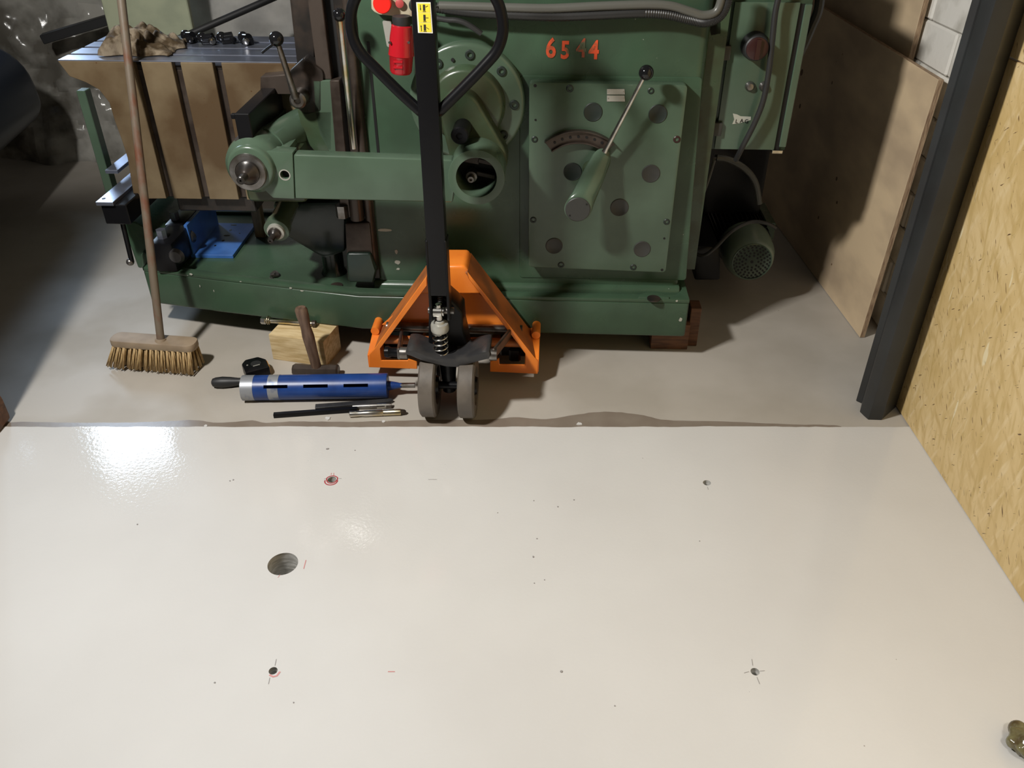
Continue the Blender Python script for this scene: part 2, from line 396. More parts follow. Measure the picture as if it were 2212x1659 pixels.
def mark(pts, wd, m, name='marker_line'):
    bm = BM(); P = [Vector((p.x, p.y, 0)) for p in pts]
    top = []
    for i, p in enumerate(P):
        d = (P[min(i+1, len(P)-1)]-P[max(i-1, 0)]).normalized(); nrm = Vector((-d.y, d.x, 0))*wd/2
        top.append((bm.verts.new(p+nrm+Vector((0, 0, 0.0036))), bm.verts.new(p-nrm+Vector((0, 0, 0.0036)))))
    for i in range(len(top)-1):
        f = bm.faces.new((top[i][0], top[i+1][0], top[i+1][1], top[i][1]))
    bmesh.ops.recalc_face_normals(bm, faces=bm.faces)
    for f in bm.faces:
        if f.normal.z < 0: f.normal_flip()
    return obj(name, bm, m, floor)
def fp(*uv): return [W.pz(u, v, 0.003) for u, v in uv]
h = holes[1]
mark([Vector((h[0]+0.0150*math.cos(a)*(1+0.08*math.sin(3*a)), h[1]+0.0155*math.sin(a), 0)) for a in [2*PI*i/28 for i in range(29)]], 0.0032, REDINK, 'marker_ring')
mark([Vector((h[0]+0.0175*math.cos(a)-0.001, h[1]-0.006+0.017*math.sin(a), 0)) for a in [PI*0.95+PI*1.1*i/20 for i in range(21)]], 0.0032, REDINK, 'marker_ring')
mark(fp((700, 1035), (705, 1034)), 0.0012, GREYINK); mark(fp((732, 1034), (738, 1034)), 0.0012, GREYINK)
mark(fp((715, 1026), (716, 1022)), 0.002, REDINK2); mark(fp((721, 1027), (721, 1022)), 0.002, REDINK2)
mark(fp((582, 1458), (590, 1462), (598, 1460), (605, 1451)), 0.004, REDINK2, 'marker_ring')
mark(fp((594, 1438), (597, 1424)), 0.0014, GREYINK); mark(fp((583, 1464), (580, 1478)), 0.0014, GREYINK)
mark(fp((661, 1210), (656, 1229)), 0.0022, REDINK2); mark(fp((605, 1242), (600, 1248)), 0.0014, REDINK2)
mark(fp((1626, 1438), (1624, 1424)), 0.0014, GREYINK); mark(fp((1635, 1463), (1641, 1478)), 0.0014, GREYINK)
mark(fp((1618, 1451), (1607, 1454)), 0.0012, GREYINK); mark(fp((1641, 1450), (1652, 1449)), 0.0012, GREYINK)
mark(fp((1528, 1052), (1530, 1058)), 0.0012, GREYINK); mark(fp((838, 1451), (853, 1451)), 0.0022, REDINK2)
mark(fp((925, 1036), (944, 1036)), 0.0012, GREYINK)
# small pits and grit on the coating
for (u, v, s) in ((708, 970, 5), (497, 1039, 2.5), (504, 1037, 3), (1205, 1095, 2.5), (1153, 1082, 2.5), (1160, 1164, 2.5), (1152, 1203, 4), (1075, 1108, 1.5),
                  (1240, 1080, 2.5), (297, 1133, 2.5), (464, 1475, 3), (634, 1518, 2.5), (1328, 1525, 2.5), (1176, 1253, 2), (1154, 1260, 2), (767, 973, 2), (1511, 1169, 2), (1213, 1451, 5)):
    p = W.pz(u, v, 0.003); rr = rad(W, u, v, p.y, s*0.6); bm = BM()
    prism(bm, [(p.x+rr*random.uniform(0.7, 1.3)*math.cos(a), p.y+rr*random.uniform(0.7, 1.3)*math.sin(a)) for a in [2*PI*i/7 for i in range(7)]], 0.0028, 0.0045, 'XY')
    obj('grit_speck', bm, GREYINK, floor)
# damp strip along the edge of the coating
up = [(0, 914), (60, 912), (200, 914), (330, 912), (420, 908), (470, 914), (545, 909), (575, 914), (640, 911), (760, 912), (900, 908), (1050, 907), (1110, 902), (1180, 906), (1240, 897),
      (1305, 890), (1380, 896), (1440, 908), (1560, 911), (1700, 917), (1800, 919), (1820, 924)]
lo = [(1820, 926), (1300, 926), (600, 926), (0, 926)]
bm = BM(); poly = [(p.x, p.y) for p in [W.pz(u, v, 0.0) for u, v in smoothpath([(a, b, 0) for a, b in up], 5) for _ in (0,)] ] if False else \
    [(q.x, q.y) for q in [W.pz(p.x, p.y+1.2*noise.noise((p.x*0.06, 2, 0)), 0.0) for p in smoothpath([(a, b, 0) for a, b in up], 6)]]+[(q.x, q.y) for q in [W.pz(u, v, 0.0) for u, v in lo]]
prism(bm, poly, -0.002, 0.0012, 'XY'); obj('damp_strip', bm, WETM, floor, label='damp brown strip of bare concrete')
for (u, v, rx) in ((1252, 917, 6), (708, 905, 6), (828, 912, 4), (445, 921, 4)):
    p = W.pz(u, v, 0); bm = BM(); rr = rad(W, u, v, p.y, rx)
    prism(bm, [(p.x+rr*random.uniform(.6, 1.3)*math.cos(a), p.y+rr*random.uniform(.6, 1.3)*math.sin(a)) for a in [2*PI*i/9 for i in range(9)]], 0.0, 0.0035, 'XY'); obj('epoxy_splash', bm, EPOXY, floor)

# --- right wall: whitewashed masonry behind, strand boards in front
bm = BM(); box(bm, 1.345, 1.45, 2.05, 6.4, 0, 3.0)
wall = obj('wall_right', bm, MORTAR); wall['kind'] = 'structure'
brick_mesh = []
for s in range(4):
    bm = BM(); box(bm, -0.02, 0.03, -0.195, 0.195, -0.060, 0.060)
    bmesh.ops.bevel(bm, geom=list(bm.edges), offset=0.006, segments=1, affect='EDGES')
    for vtx in bm.verts: vtx.co += Vector((0.004, 0.003, 0.003))*noise.noise(vtx.co*20+Vector((s*7, 0, 0)))
    me = bpy.data.meshes.new('brick'); bm.to_mesh(me); bm.free(); me.materials.append(WHITEWALL); brick_mesh.append(me)
for r_ in range(13):
    for c_ in range(4):
        y = 2.22+c_*0.396+(0.198 if r_ % 2 else 0); z = 0.062+r_*0.124
        o = bpy.data.objects.new('brick', random.choice(brick_mesh)); C.objects.link(o); o.parent = wall
        o.location = (1.345+random.uniform(-0.003, 0.003), y, z); o.rotation_euler = (random.uniform(-.01, .01), 0, random.uniform(-.012, .012))
for (z0, z1, lab) in ((0.004, 1.045, 'lower strand board sheet standing on the floor along the right wall'), (1.049, 2.3, 'upper strand board sheet above the one on the floor, at the right wall')):
    bm = BM(); box(bm, 0, 0.018, -2.4, 2.13, z0, z1)
    o = obj('strand_board', bm, OSB, None, 0.0015, 1, loc=(1.203, 0, 0)); tag(o, lab, 'board')
bm = BM(); box(bm, 1.225, 1.345, 2.0, 2.04, 0, 2.3); o = obj('trim_1', bm, WOODP); o['kind'] = 'structure'
bm = BM(); box(bm, -5.0, 1.45, 6.4, 6.5, 0, 3.0); o = obj('wall_back', bm, DARKWALL); o['kind'] = 'structure'
bm = BM(); box(bm, -5.1, -5.0, -2.5, 6.5, 0, 3.0); o = obj('wall_left', bm, DARKWALL); o['kind'] = 'structure'

# --- plywood sheets leaning along the wall
def sheet(pts, thick, name, label):
    bm = BM(); a = [Vector(p) for p in pts]; nrm = (a[1]-a[0]).cross(a[3]-a[0]).normalized()
    if nrm.x < 0: nrm = -nrm
    v0 = [bm.verts.new(p) for p in a]; v1 = [bm.verts.new(p+nrm*thick) for p in a]
    bm.faces.new(v0); bm.faces.new(list(reversed(v1)))
    for i in range(4):
        f = bm.faces.new((v0[i], v1[i], v1[(i+1) % 4], v0[(i+1) % 4])); f.material_index = 1
    bmesh.ops.recalc_face_normals(bm, faces=bm.faces)
    c = a[0].copy(); bmesh.ops.translate(bm, vec=-c, verts=bm.verts)
    return tag(obj(name, bm, PLY, None, 0.0008, 1, loc=c, mats=[PLYEDGE]), label, 'board')
p0 = W.pz(1857, 729, 0.002); p1 = W.pz(1660, 463, 0.002); p0.z = p1.z = 0.002
t0 = W.px(2027, 172, 1.262)
d = (p1-p0).normalized()*1.35
sheet([p0, p0+d, Vector((1.262, t0.y+1.33, t0.z)), Vector((1.262, t0.y, t0.z))], 0.018, 'plywood_sheet', 'low plywood sheet standing on the floor behind the dark post')
sheet([(1.295, 2.83, 0.05), (1.295, 4.3, 0.05), (1.295, 4.3, 1.5), (1.295, 2.83, 1.5)], 0.018, 'plywood_sheet', 'taller plywood sheet behind the low one, against the white wall')

# --- dark post
fpx = [(1848, 866), (1861, 872), (1857, 890), (1866, 899), (1875, 907), (1904, 908), (1935, 880), (1930, 868)]
pl = [(p.x, p.y) for p in [W.pz(u, v, 0.0) for u, v in fpx]]
bm = BM(); prism(bm, pl, 0.0, 2.6, 'XY'); c = Vector((pl[4][0], pl[4][1], 0)); bmesh.ops.translate(bm, vec=-c, verts=bm.verts)
o = obj('wall_post', bm, COLM, None, 0.003, 2, loc=c, smooth=30); tag(o, 'dark grey post with cut corners standing at the near end of the plywood', 'post')
a = W.pz(1889, 907, 0); bm = BM(); box(bm, -0.0008, 0.0008, -0.0022, 0.0, 0.01, 2.55)
k = obj('seam_line', bm, GREYHOSE, o); k.location = (a.x-c.x, a.y-c.y+0.0015, 0)

# ================================================================== SHAPING MACHINE
MR = R(-2.4); ML = (0, 2.45, 0); F = Frame(ML, MR)
M = root('shaping_machine', 'large green metal shaping machine on wooden blocks behind the pallet truck', 'machine', ML, MR)
ZB, ZT = 0.10, 0.24
# base
plan = [(0.578, -0.07), (-0.50, -0.065), (-1.0, 0.025), (-1.285, 0.085), (-1.31, 0.62), (0.578, 0.62)]
bm = BM(); prism(bm, plan, ZB, ZT-0.012, 'XY'); base = obj('base', bm, GREEN, M, 0.010, 3)
# raised lip and top deck
bm = BM(); inner = [(0.55, -0.035), (-0.50, -0.030), (-1.0, 0.058), (-1.25, 0.118), (-1.27, 0.58), (0.55, 0.58)]
prism(bm, plan, ZT-0.014, ZT, 'XY', holes=[rounded(inner, 0.03)]); obj('base_rim', bm, GREEN, base, 0.004, 2)
bm = BM(); cc_ = F.pz(1412, 645, ZT); prism(bm, [(cc_.x+0.050*math.cos(t), max(cc_.y+0.034*math.sin(t), -0.066)) for t in [2*PI*i/28 for i in range(28)]], ZT-0.02, ZT+0.005, 'XY'); obj('bolt_pad', bm, GREEN, base, 0.003, 2)
bm = BM(); box(bm, 0.02, 0.40, -0.033, -0.026, ZT-0.0125, ZT-0.0108); obj('oil_trough', bm, WOODH, base)
for (u, v, zz) in ((1412, 645, ZT+0.004), (727, 617, ZT-0.011)):
    p = F.pz(u, v, zz); bm = BM(); cyl(bm, (p.x, p.y, zz-0.002), (p.x, p.y, zz+0.002), 0.021); obj('bolt_hole', bm, DARKSTEEL, base)
for (u, v, a_, b_) in ((413, 592, 5, 3), (628, 622, 4, 2.5), (652, 628, 5, 2), (1470, 690, 4, 7), (1462, 650, 3, 3), (520, 608, 3, 1.5), (432, 618, 1.2, 4), (462, 628, 1.2, 4)):
    Yb = -0.0705 if u > 1000 else 0.0
    o_, d_ = F.ray(u, v); q0, q1 = Vector((-0.50, -0.065, 0)), Vector((-1.0, 0.025, 0))
    nb = Vector((-(q1-q0).y, (q1-q0).x, 0)).normalized()
    if u > 1000: p = F.py(u, v, -0.0705); tx = Vector((1, 0, 0)); nb = Vector((0, 1, 0))
    else:
        t_ = (q0-o_).dot(nb)/d_.dot(nb); p = o_+d_*t_; tx = (q1-q0).normalized()
    if nb.y > 0: nb = -nb
    bm = BM(); vs = [bm.verts.new(p+nb*0.0008+tx*(a_*0.0016*random.uniform(.6, 1)*math.cos(t))+Vector((0, 0, b_*0.0016*random.uniform(.6, 1)*math.sin(t)))) for t in [2*PI*i/9 for i in range(9)]]
    bm.faces.new(vs); obj('paint_chip', bm, CREAM, base)
# plinth fillet under the column
bm = BM(); prism(bm, [(-0.022, ZT-0.02), (-0.016, ZT+0.004), (-0.004, ZT+0.014), (0.03, ZT+0.016), (0.03, ZT-0.02)], -0.46, 0.552, 'YZ'); obj('plinth', bm, GREEN, M, 0.006, 3)
# column
xl = F.py(768, 200, 0).x; xr = F.py(1520, 200, 0).x
bm = BM(); prism(bm, rounded([(xl, 0.0), (xr, 0.0), (xr, 0.52), (xl, 0.52)], 0.03, 6), ZT-0.02, 1.42, 'XY')
column = obj('column', bm, GREEN, M, 0.0, smooth=50)
# raised pad around the gearbox cover
padp = xz(F, [(1122, 163), (1518, 167), (1482, 606), (1122, 600)], -0.002)
bm = BM(); prism(bm, rounded(padp, 0.012), -0.003, 0.005, 'XZ'); obj('cover_pad', bm, GREEN, column, 0.004, 3)
# vertical black strip and chipped patches on the column
bm = BM(); p = F.py(795, 90, 0); q = F.py(812, 330, 0); box(bm, p.x-0.004, p.x+0.004, -0.0015, 0.0, q.z, p.z); obj('column_dark_line', bm, GAP, column)
for (u, v, a_, b_) in ((830, 497, 22, 4), (856, 543, 4, 7), (859, 566, 7, 6), (860, 581, 5, 3)):
    p = F.py(u, v, 0); s = rad(F, u, v, 0, 1); bm = BM()
    prism(bm, [(p.x+a_*s*random.uniform(.6, 1)*math.cos(t), p.z+b_*s*random.uniform(.6, 1)*math.sin(t)) for t in [2*PI*i/9 for i in range(9)]], -0.0012, 0.001, 'XZ'); obj('paint_chip', bm, CREAM, column)

# gearbox cover plate
YP = -0.045
cp = xz(F, [(1143, 178), (1486, 184), (1438, 589), (1141, 577)], YP)
bm = BM(); prism(bm, rounded(cp, 0.012, 4), YP, -0.004, 'XZ'); cover = obj('gearbox_cover', bm, GREENL, M, 0.004, 2)
for (u, v, rp, m_) in ((1281, 242, 20.5, PLUGD), (1421, 246, 20.5, PLUGD), (1237, 371, 20, PLUGD), (1406, 375, 20, PLUGG), (1338, 448, 20, PLUGG), (1197, 531, 18.5, PLUGG), (1387, 538, 18.5, PLUGG)):
    p = F.py(u, v, YP); rr = rad(F, u, v, YP, rp); bm = BM()
    lathe(bm, (p.x, YP+0.004, p.z), (p.x, YP-0.01, p.z), [(0, rr), (0.005, rr), (0.006, rr*0.93), (0.0055, rr*0.90)], 32); obj('cover_plug', bm, m_, cover)
for (u, v, rp) in ((1231, 191, 8), (1406, 196, 7), (1155, 301, 7), (1152, 475, 7), (1440, 479, 7), (1212, 572, 7), (1368, 577, 7), (1462, 301, 8)):
    p = F.py(u, v, YP); rr = rad(F, u, v, YP, rp); bm = BM()
    lathe(bm, (p.x, YP+0.002, p.z), (p.x, YP-0.01, p.z), [(0, rr), (0.003, rr), (0.0045, rr*0.8), (0.0045, rr*0.55), (0.001, rr*0.5)], 18); obj('cover_bolt', bm, REDD if u == 1462 else PLUGD, cover)
for (u, v, rp) in ((1156, 185, 3.5), (1157, 259, 2.5), (1430, 583, 3), (1435, 515, 2.5)):
    p = F.py(u, v, YP); rr = rad(F, u, v, YP, rp); bm = BM(); cyl(bm, (p.x, YP+0.002, p.z), (p.x, YP-0.0006, p.z), rr, seg=12); obj('dowel_hole', bm, GAP, cover)
for (v0, v1) in ((192, 204), (206, 219)):
    q = xz(F, [(1311, v0), (1349, v0), (1350, v1), (1311, v1)], YP); bm = BM(); prism(bm, q, YP-0.002, YP, 'XZ'); npl = obj('name_plate', bm, ALU, cover, 0.0004, 1)
    for (u) in (1314, 1347):
        p = F.py(u, (v0+v1)/2, YP-0.002); bm = BM(); ball(bm, (p.x, YP-0.002, p.z), 0.0018, 8); obj('rivet', bm, BRIGHT, npl)
# quadrant arc
pc = F.py(1246, 400, YP-0.02); Ro = rad(F, 1246, 400, YP-0.02, 116); Ri = rad(F, 1246, 400, YP-0.02, 92)
a0, a1 = R(50), R(128)
arc = circ(pc.x, pc.z, Ro, 20, a0, a1, False)+list(reversed(circ(pc.x, pc.z, Ri, 20, a0, a1, False)))
bm = BM(); prism(bm, arc, YP-0.012, YP, 'XZ'); quad = obj('gear_quadrant', bm, BROWNSTEEL, M, 0.001, 1)
for (rr_, wd) in ((Ro, 0.004), (Ri, 0.004)):
    e_ = circ(pc.x, pc.z, rr_+wd/2, 20, a0, a1, False)+list(reversed(circ(pc.x, pc.z, rr_-wd/2, 20, a0, a1, False)))
    bm = BM(); prism(bm, e_, YP-0.022, YP, 'XZ'); obj('quadrant_rim', bm, BROWNSTEEL, quad, 0.001, 1)
for k_ in range(7):
    a_ = R(62+k_*9.5); rm = (Ro+Ri)/2; bm = BM(); cyl(bm, (pc.x+rm*math.cos(a_), YP-0.004, pc.z+rm*math.sin(a_)), (pc.x+rm*math.cos(a_), YP-0.0135, pc.z+rm*math.sin(a_)), 0.004, seg=12); obj('index_hole', bm, GAP, quad)
# cone handle hub and lever
pa = F.py(1248, 452, -0.16); pb = F.py(1302, 337, -0.075); ra_ = rad(F, 1248, 452, -0.16, 30); rb_ = rad(F, 1302, 337, -0.075, 21)
bm = BM(); lp = []
for t_, k_ in ((0, 0.92), (0.012, 1.0), (0.10, 1.0), (0.14, 0.96), (0.55, None), (0.90, None), (0.97, 0.88), (1.0, 0.55)):
    cc_ = pa.lerp(pb, t_); r_ = ra_+(rb_-ra_)*t_
    if k_ is not None: r_ *= k_
    lp.append([Vector((cc_.x+r_*math.cos(2*PI*j/36), cc_.y+0.25*r_*math.sin(2*PI*j/36)*t_, cc_.z+r_*math.sin(2*PI*j/36))) for j in range(36)])
rings(bm, lp); bmesh.ops.recalc_face_normals(bm, faces=bm.faces)
hub = obj('shift_hub', bm, GREENL, M, smooth=50)
bm = BM(); lathe(bm, (pa.x, pa.y+0.002, pa.z), (pa.x, pa.y-0.02, pa.z), [(0, ra_*0.9), (0.0045, ra_*0.9), (0.006, ra_*0.86)], 36); cap_ = obj('hub_cap', bm, PLUGG, hub)
for (dx, dz) in ((-0.55, -0.45), (0.62, 0.42)):
    bm = BM(); cyl(bm, (pa.x+dx*ra_, pa.y, pa.z+dz*ra_), (pa.x+dx*ra_, pa.y-0.0046, pa.z+dz*ra_), 0.003, seg=10); obj('pin_hole', bm, GAP, hub)
pm = pa*0.3+pb*0.7; bm = BM(); cyl(bm, (pm.x, pm.y, pm.z), (pm.x-0.01, YP, pm.z-0.01), 0.026); obj('hub_shaft', bm, GREEND, hub)
k0 = F.py(1306, 328, -0.085); k1 = F.py(1396, 157, -0.115)
bm = BM(); lathe(bm, k0, k1, [(0, 0.009), (0.01, 0.0075), ((k1-k0).length-0.015, 0.0055)], 14); lever = obj('shift_lever', bm, BRIGHT, M, label='chromed lever on the gearbox cover')
bm = BM(); ball(bm, k1, rad(F, 1396, 156, -0.115, 16.5), 24); obj('lever_knob', bm, BLACKG, lever)
# stencilled number
YS = -0.0015
for s_, u, v, m_, sc in (('6', 1190, 106, ORANGETXT, 1.0), ('5', 1221, 110, ORANGEWORN, 0.90), ('4', 1256, 106, ORANGEFADE, 0.95), ('4', 1283, 110, ORANGEWORN, 0.95)):
    p = F.py(u, v, YS); bm = txt(s_, 0.072*sc, 0.0006, 0.0019)
    bmesh.ops.rotate(bm, matrix=Matrix.Rotation(PI/2, 3, 'X'), verts=bm.verts); bmesh.ops.scale(bm, vec=(0.82, 1, 1), verts=bm.verts)
    bmesh.ops.translate(bm, vec=(p.x, YS, p.z), verts=bm.verts); obj('painted_digit', bm, m_, column, smooth=30)

# round feed gearbox flange, arm and ring
YF = -0.035
fc = F.py(1009, 225, YF); rF = rad(F, 1009, 225, YF, 125); rB = rad(F, 1009, 225, YF, 102)
bm = BM(); lathe(bm, (fc.x, 0.003, fc.z), (fc.x, YF, fc.z), [(0, rF), (0.030, rF), (0.036, rF-0.004), (0.038, rF-0.012)], 64); flange = obj('feed_flange', bm, GREENL, M, smooth=50)
for a_ in (85, 43, 0, -40, 125, 165, 208, 250, 290):
    x_ = fc.x+rB*math.cos(R(a_)); z_ = fc.z+rB*math.sin(R(a_)); bm = BM()
    lathe(bm, (x_, YF+0.004, z_), (x_, YF-0.02, z_), [(0, 0.0135), (0.0075, 0.0135), (0.009, 0.012), (0.009, 0.007), (0.003, 0.0065)], 18); obj('flange_bolt', bm, PLUGD, flange)
p = F.py(978, 129, YF); bm = BM(); cyl(bm, (p.x, YF, p.z), (p.x, YF-0.0042, p.z), 0.005, seg=12); obj('dowel_hole', bm, GAP, flange)
bm = BM(); rI = rad(F, 1009, 225, -0.06, 84); lathe(bm, (fc.x, YF, fc.z), (fc.x, YF-0.1, fc.z), [(0, rI), (0.020, rI*0.98), (0.030, rI*0.93), (0.034, rI*0.86)], 56); obj('flange_boss', bm, GREEND, flange, smooth=60)
YR = -0.232
rc_ = F.py(1029, 384, YR); c0_ = F.py(1003, 236, -0.11)
rO = rad(F, 1029, 384, YR, 61); rH = rad(F, 1029, 384, YR, 44)
hp = hull2((c0_.x-0.01, c0_.z-0.01), 0.060, (rc_.x, rc_.z+0.012), rO*1.04)
bm = BM(); prism(bm, hp, -0.125, YF-0.02, 'XZ'); obj('feed_arm', bm, GREEND, M, 0.012, 3, smooth=60)
bm = BM(); prism(bm, circ(rc_.x, rc_.z, rO, 48), YR, -0.09, 'XZ', holes=[circ(rc_.x, rc_.z, rH, 48)]); ring = obj('crank_ring', bm, GREENL, M, 0.005, 3, smooth=50)
bm = BM(); cyl(bm, (rc_.x, -0.128, rc_.z), (rc_.x, -0.1275-0.001, rc_.z), rH*1.01, seg=40); obj('ring_bottom', bm, GAP, ring)
for (a_, b_) in ((0.012, 0.026), (-0.026, -0.012)):
    bm = BM(); box(bm, -0.005, rH*0.93, -0.02, 0, a_, b_, Matrix.Translation((rc_.x, -0.130, rc_.z))@Matrix.Rotation(R(12), 4, 'Y')); obj('crank_slide', bm, BROWNSTEEL, ring, 0.002, 1)
bm = BM(); box(bm, -rH*0.8, 0.0, -0.018, 0, 0.006, 0.028, Matrix.Translation((rc_.x, -0.130, rc_.z))@Matrix.Rotation(R(10), 4, 'Y')); obj('crank_slide', bm, BROWNSTEEL, ring, 0.002, 1)
p = F.py(1017, 388, -0.19); bm = BM(); lathe(bm, (p.x, -0.13, p.z), (p.x, -0.2, p.z), [(0, 0.017), (0.040, 0.016), (0.041, 0.010), (0.062, 0.009), (0.062, 0.004), (0.055, 0.004)], 20); obj('crank_pin', bm, STEEL, ring)
p = F.py(993, 294, -0.19); bm = BM(); lathe(bm, (p.x+0.004, -0.11, p.z+0.004), (p.x, -0.19, p.z), [(0, 0.026), (0.078, 0.025), (0.082, 0.022), (0.082, 0.010), (0.077, 0.009)], 28); obj('oil_plug', bm, BLACK, M)
# link arm from ring to feed housing
YA = -0.215
a1_ = xz(F, [(633, 334), (978, 346), (984, 400), (978, 438), (637, 430)], YA)
bm = BM(); prism(bm, a1_, YA, YA+0.045, 'XZ'); link = obj('link_arm', bm, GREENL, M, 0.007, 3)
a2_ = xz(F, [(572, 326), (632, 330), (636, 430), (590, 428), (560, 400)], YA-0.003)
hp_ = F.py(615, 378, YA-0.003); hr_ = rad(F, 615, 378, YA, 10)
bm = BM(); prism(bm, a2_, YA-0.003, YA+0.045, 'XZ', holes=[circ(hp_.x, hp_.z, hr_, 20)]); obj('link_arm_end', bm, GREENL, link, 0.003, 2)
bm = BM(); prism(bm, circ(hp_.x, hp_.z, hr_+0.0015, 20), YA+0.02, YA+0.03, 'XZ'); obj('arm_hole', bm, GAP, link)
bm = BM(); prism(bm, circ(hp_.x, hp_.z, hr_+0.003, 24), YA-0.0036, YA+0.004, 'XZ', holes=[circ(hp_.x, hp_.z, hr_, 24)]); obj('hole_edge', bm, ALU, link)
# feed housing at the end of the cross rail
YH = -0.235
hc = F.py(540, 366, YH); rr = rad(F, 540, 366, YH, 60)
bm = BM(); lathe(bm, (hc.x, YH+0.16, hc.z), (hc.x, YH, hc.z), [(0, rr*0.9), (0.03, rr*1.02), (0.11, rr*1.03), (0.135, rr*0.97), (0.142, rr*0.86), (0.150, rr*0.84), (0.158, rr*0.80), (0.160, rr*0.72)], 56)
house = obj('feed_housing', bm, GREENL, M, smooth=60)
p = F.py(537, 371, YH); r2 = rad(F, 537, 371, YH, 40); bm = BM(); lathe(bm, (p.x, YH+0.02, p.z), (p.x, YH-0.03, p.z), [(0, r2), (0.026, r2), (0.030, r2*0.95), (0.031, r2*0.66), (0.028, r2*0.64)], 44); obj('bearing_ring', bm, STEEL, house)
p = F.py(534, 374, YH-0.02); r3 = rad(F, 534, 374, YH, 25); bm = BM(); lathe(bm, (p.x, YH+0.01, p.z), (p.x, YH-0.09, p.z), [(0, r3), (0.030, r3), (0.036, r3*0.75), (0.050, r3*0.5), (0.055, r3*0.34), (0.088, r3*0.34), (0.090, r3*0.26), (0.090, 0.003), (0.084, 0.003)], 26); obj('feed_shaft', bm, DARKSTEEL, house, label='dark square-ended feed shaft')
# cross rail casting, running back behind the housing
bm = BM(); box(bm, -0.80, -0.615, -0.10, 0.42, 0.56, 0.735); obj('cross_rail', bm, GREEND, M, 0.02, 3)
bm = BM()
pA = F.py(600, 320, -0.14); pB = F.py(690, 245, 0.10)
lathe(bm, (hc.x+0.02, -0.12, hc.z+0.02), F.py(668, 262, 0.10), [(0, 0.060), (0.12, 0.055), (0.26, 0.050)], 28); obj('screw_cover', bm, GREENL, M, smooth=60)
# slanted green web
bm = BM(); prism(bm, xz(F, [(640, 235), (722, 235), (722, 330), (680, 330), (655, 300)], -0.02), -0.02, 0.10, 'XZ'); obj('rail_web', bm, GREEND, M, 0.01, 2)
# black telescopic way cover
pf0 = F.py(505, 246, -0.20); pf1 = F.py(533, 248, -0.20)
zt = pf0.z
bm = BM(); box(bm, pf0.x, pf1.x+0.006, -0.20, 0.22, zt-0.098, zt); wc = obj('way_cover', bm, BLACK, M, 0.002, 1, label='long black way cover')
bm = BM(); box(bm, pf0.x-0.022, pf0.x, -0.170, -0.155, zt-0.024, zt-0.010); obj('end_clamp', bm, BLACK, wc, 0.002, 1)
bm = BM(); box(bm, pf0.x-0.012, pf1.x-0.005, -0.20, -0.12, zt-0.105, zt-0.07); cyl(bm, (pf0.x, -0.205, zt-0.085), (pf0.x, -0.16, zt-0.085), 0.012, seg=10); obj('end_bolt', bm, STEEL, wc)
bm = BM(); box(bm, pf0.x-0.03, pf1.x+0.09, -0.20, -0.05, zt-0.155, zt-0.105); obj('rail_neck', bm, GREENL, M, 0.012, 2)
bm = BM(); box(bm, pf1.x, pf1.x+0.012, -0.10, 0.16, zt-0.11, zt-0.075); obj('way_lip', bm, GREEND, wc, 0.001, 1)
q = xz(F, [(562, 166), (625, 160), (630, 205), (562, 205)], 0.06); bm = BM(); prism(bm, q, 0.06, 0.11, 'XZ'); obj('rail_bracket', bm, BROWNSTEEL, M, 0.003, 1)
# ratchet lever with ball knob
p0_ = F.py(646, 214, -0.05); p1_ = F.py(597, 84, -0.12)
bm = BM(); lathe(bm, (p0_.x, p0_.y+0.04, p0_.z), (p0_.x, p0_.y-0.03, p0_.z), [(0, 0.026), (0.055, 0.024), (0.060, 0.018), (0.060, 0.010), (0.055, 0.008)], 24); pv = obj('ratchet_boss', bm, STEEL, M)
bm = BM(); lathe(bm, p0_+Vector((-0.004, -0.02, 0.01)), p1_, [(0, 0.011), (0.05, 0.009), ((p1_-p0_).length-0.01, 0.007)], 14); lv = obj('ratchet_lever', bm, STEEL, M)
bm = BM(); ball(bm, p1_, rad(F, 597, 82, -0.12, 15.5), 24); obj('lever_knob', bm, BLACKG, lv)
bm = BM(); tube(bm, [p1_+Vector((-0.008, 0.012, -0.012)), F.py(577, 105, -0.10), F.py(566, 114, -0.10)], 0.0035, 8); obj('latch_finger', bm, BLACK, lv)
bm = BM(); prism(bm, rounded(xz(F, [(628, 150), (660, 120), (702, 150), (702, 240), (660, 250), (636, 215)], 0.0), 0.01), -0.02, 0.10, 'XZ'); obj('ratchet_case', bm, DARKSTEEL, M, 0.008, 2)
# second rod with ball knob in front of the column
p2_ = F.py(733, 32, -0.09); p3_ = F.py(764, 320, -0.03)
bm = BM(); cyl(bm, p2_, p3_, 0.0085, seg=14); lv2 = obj('vertical_lever', bm, ZINC, M); bm = BM(); ball(bm, p2_, rad(F, 733, 32, -0.09, 14), 22); obj('lever_knob', bm, BLACKG, lv2)
bm = BM(); a_ = F.py(757, 60, 0.0); cyl(bm, (a_.x, -0.01, 0.30), (a_.x, -0.01, 1.4), 0.013, seg=16); obj('elevating_screw', bm, BROWNSTEEL, M)
bm = BM(); box(bm, xl-0.035, xl+0.02, -0.005, 0.05, 0.26, 1.42); obj('column_way', bm, DARKSTEEL, M, 0.003, 1)
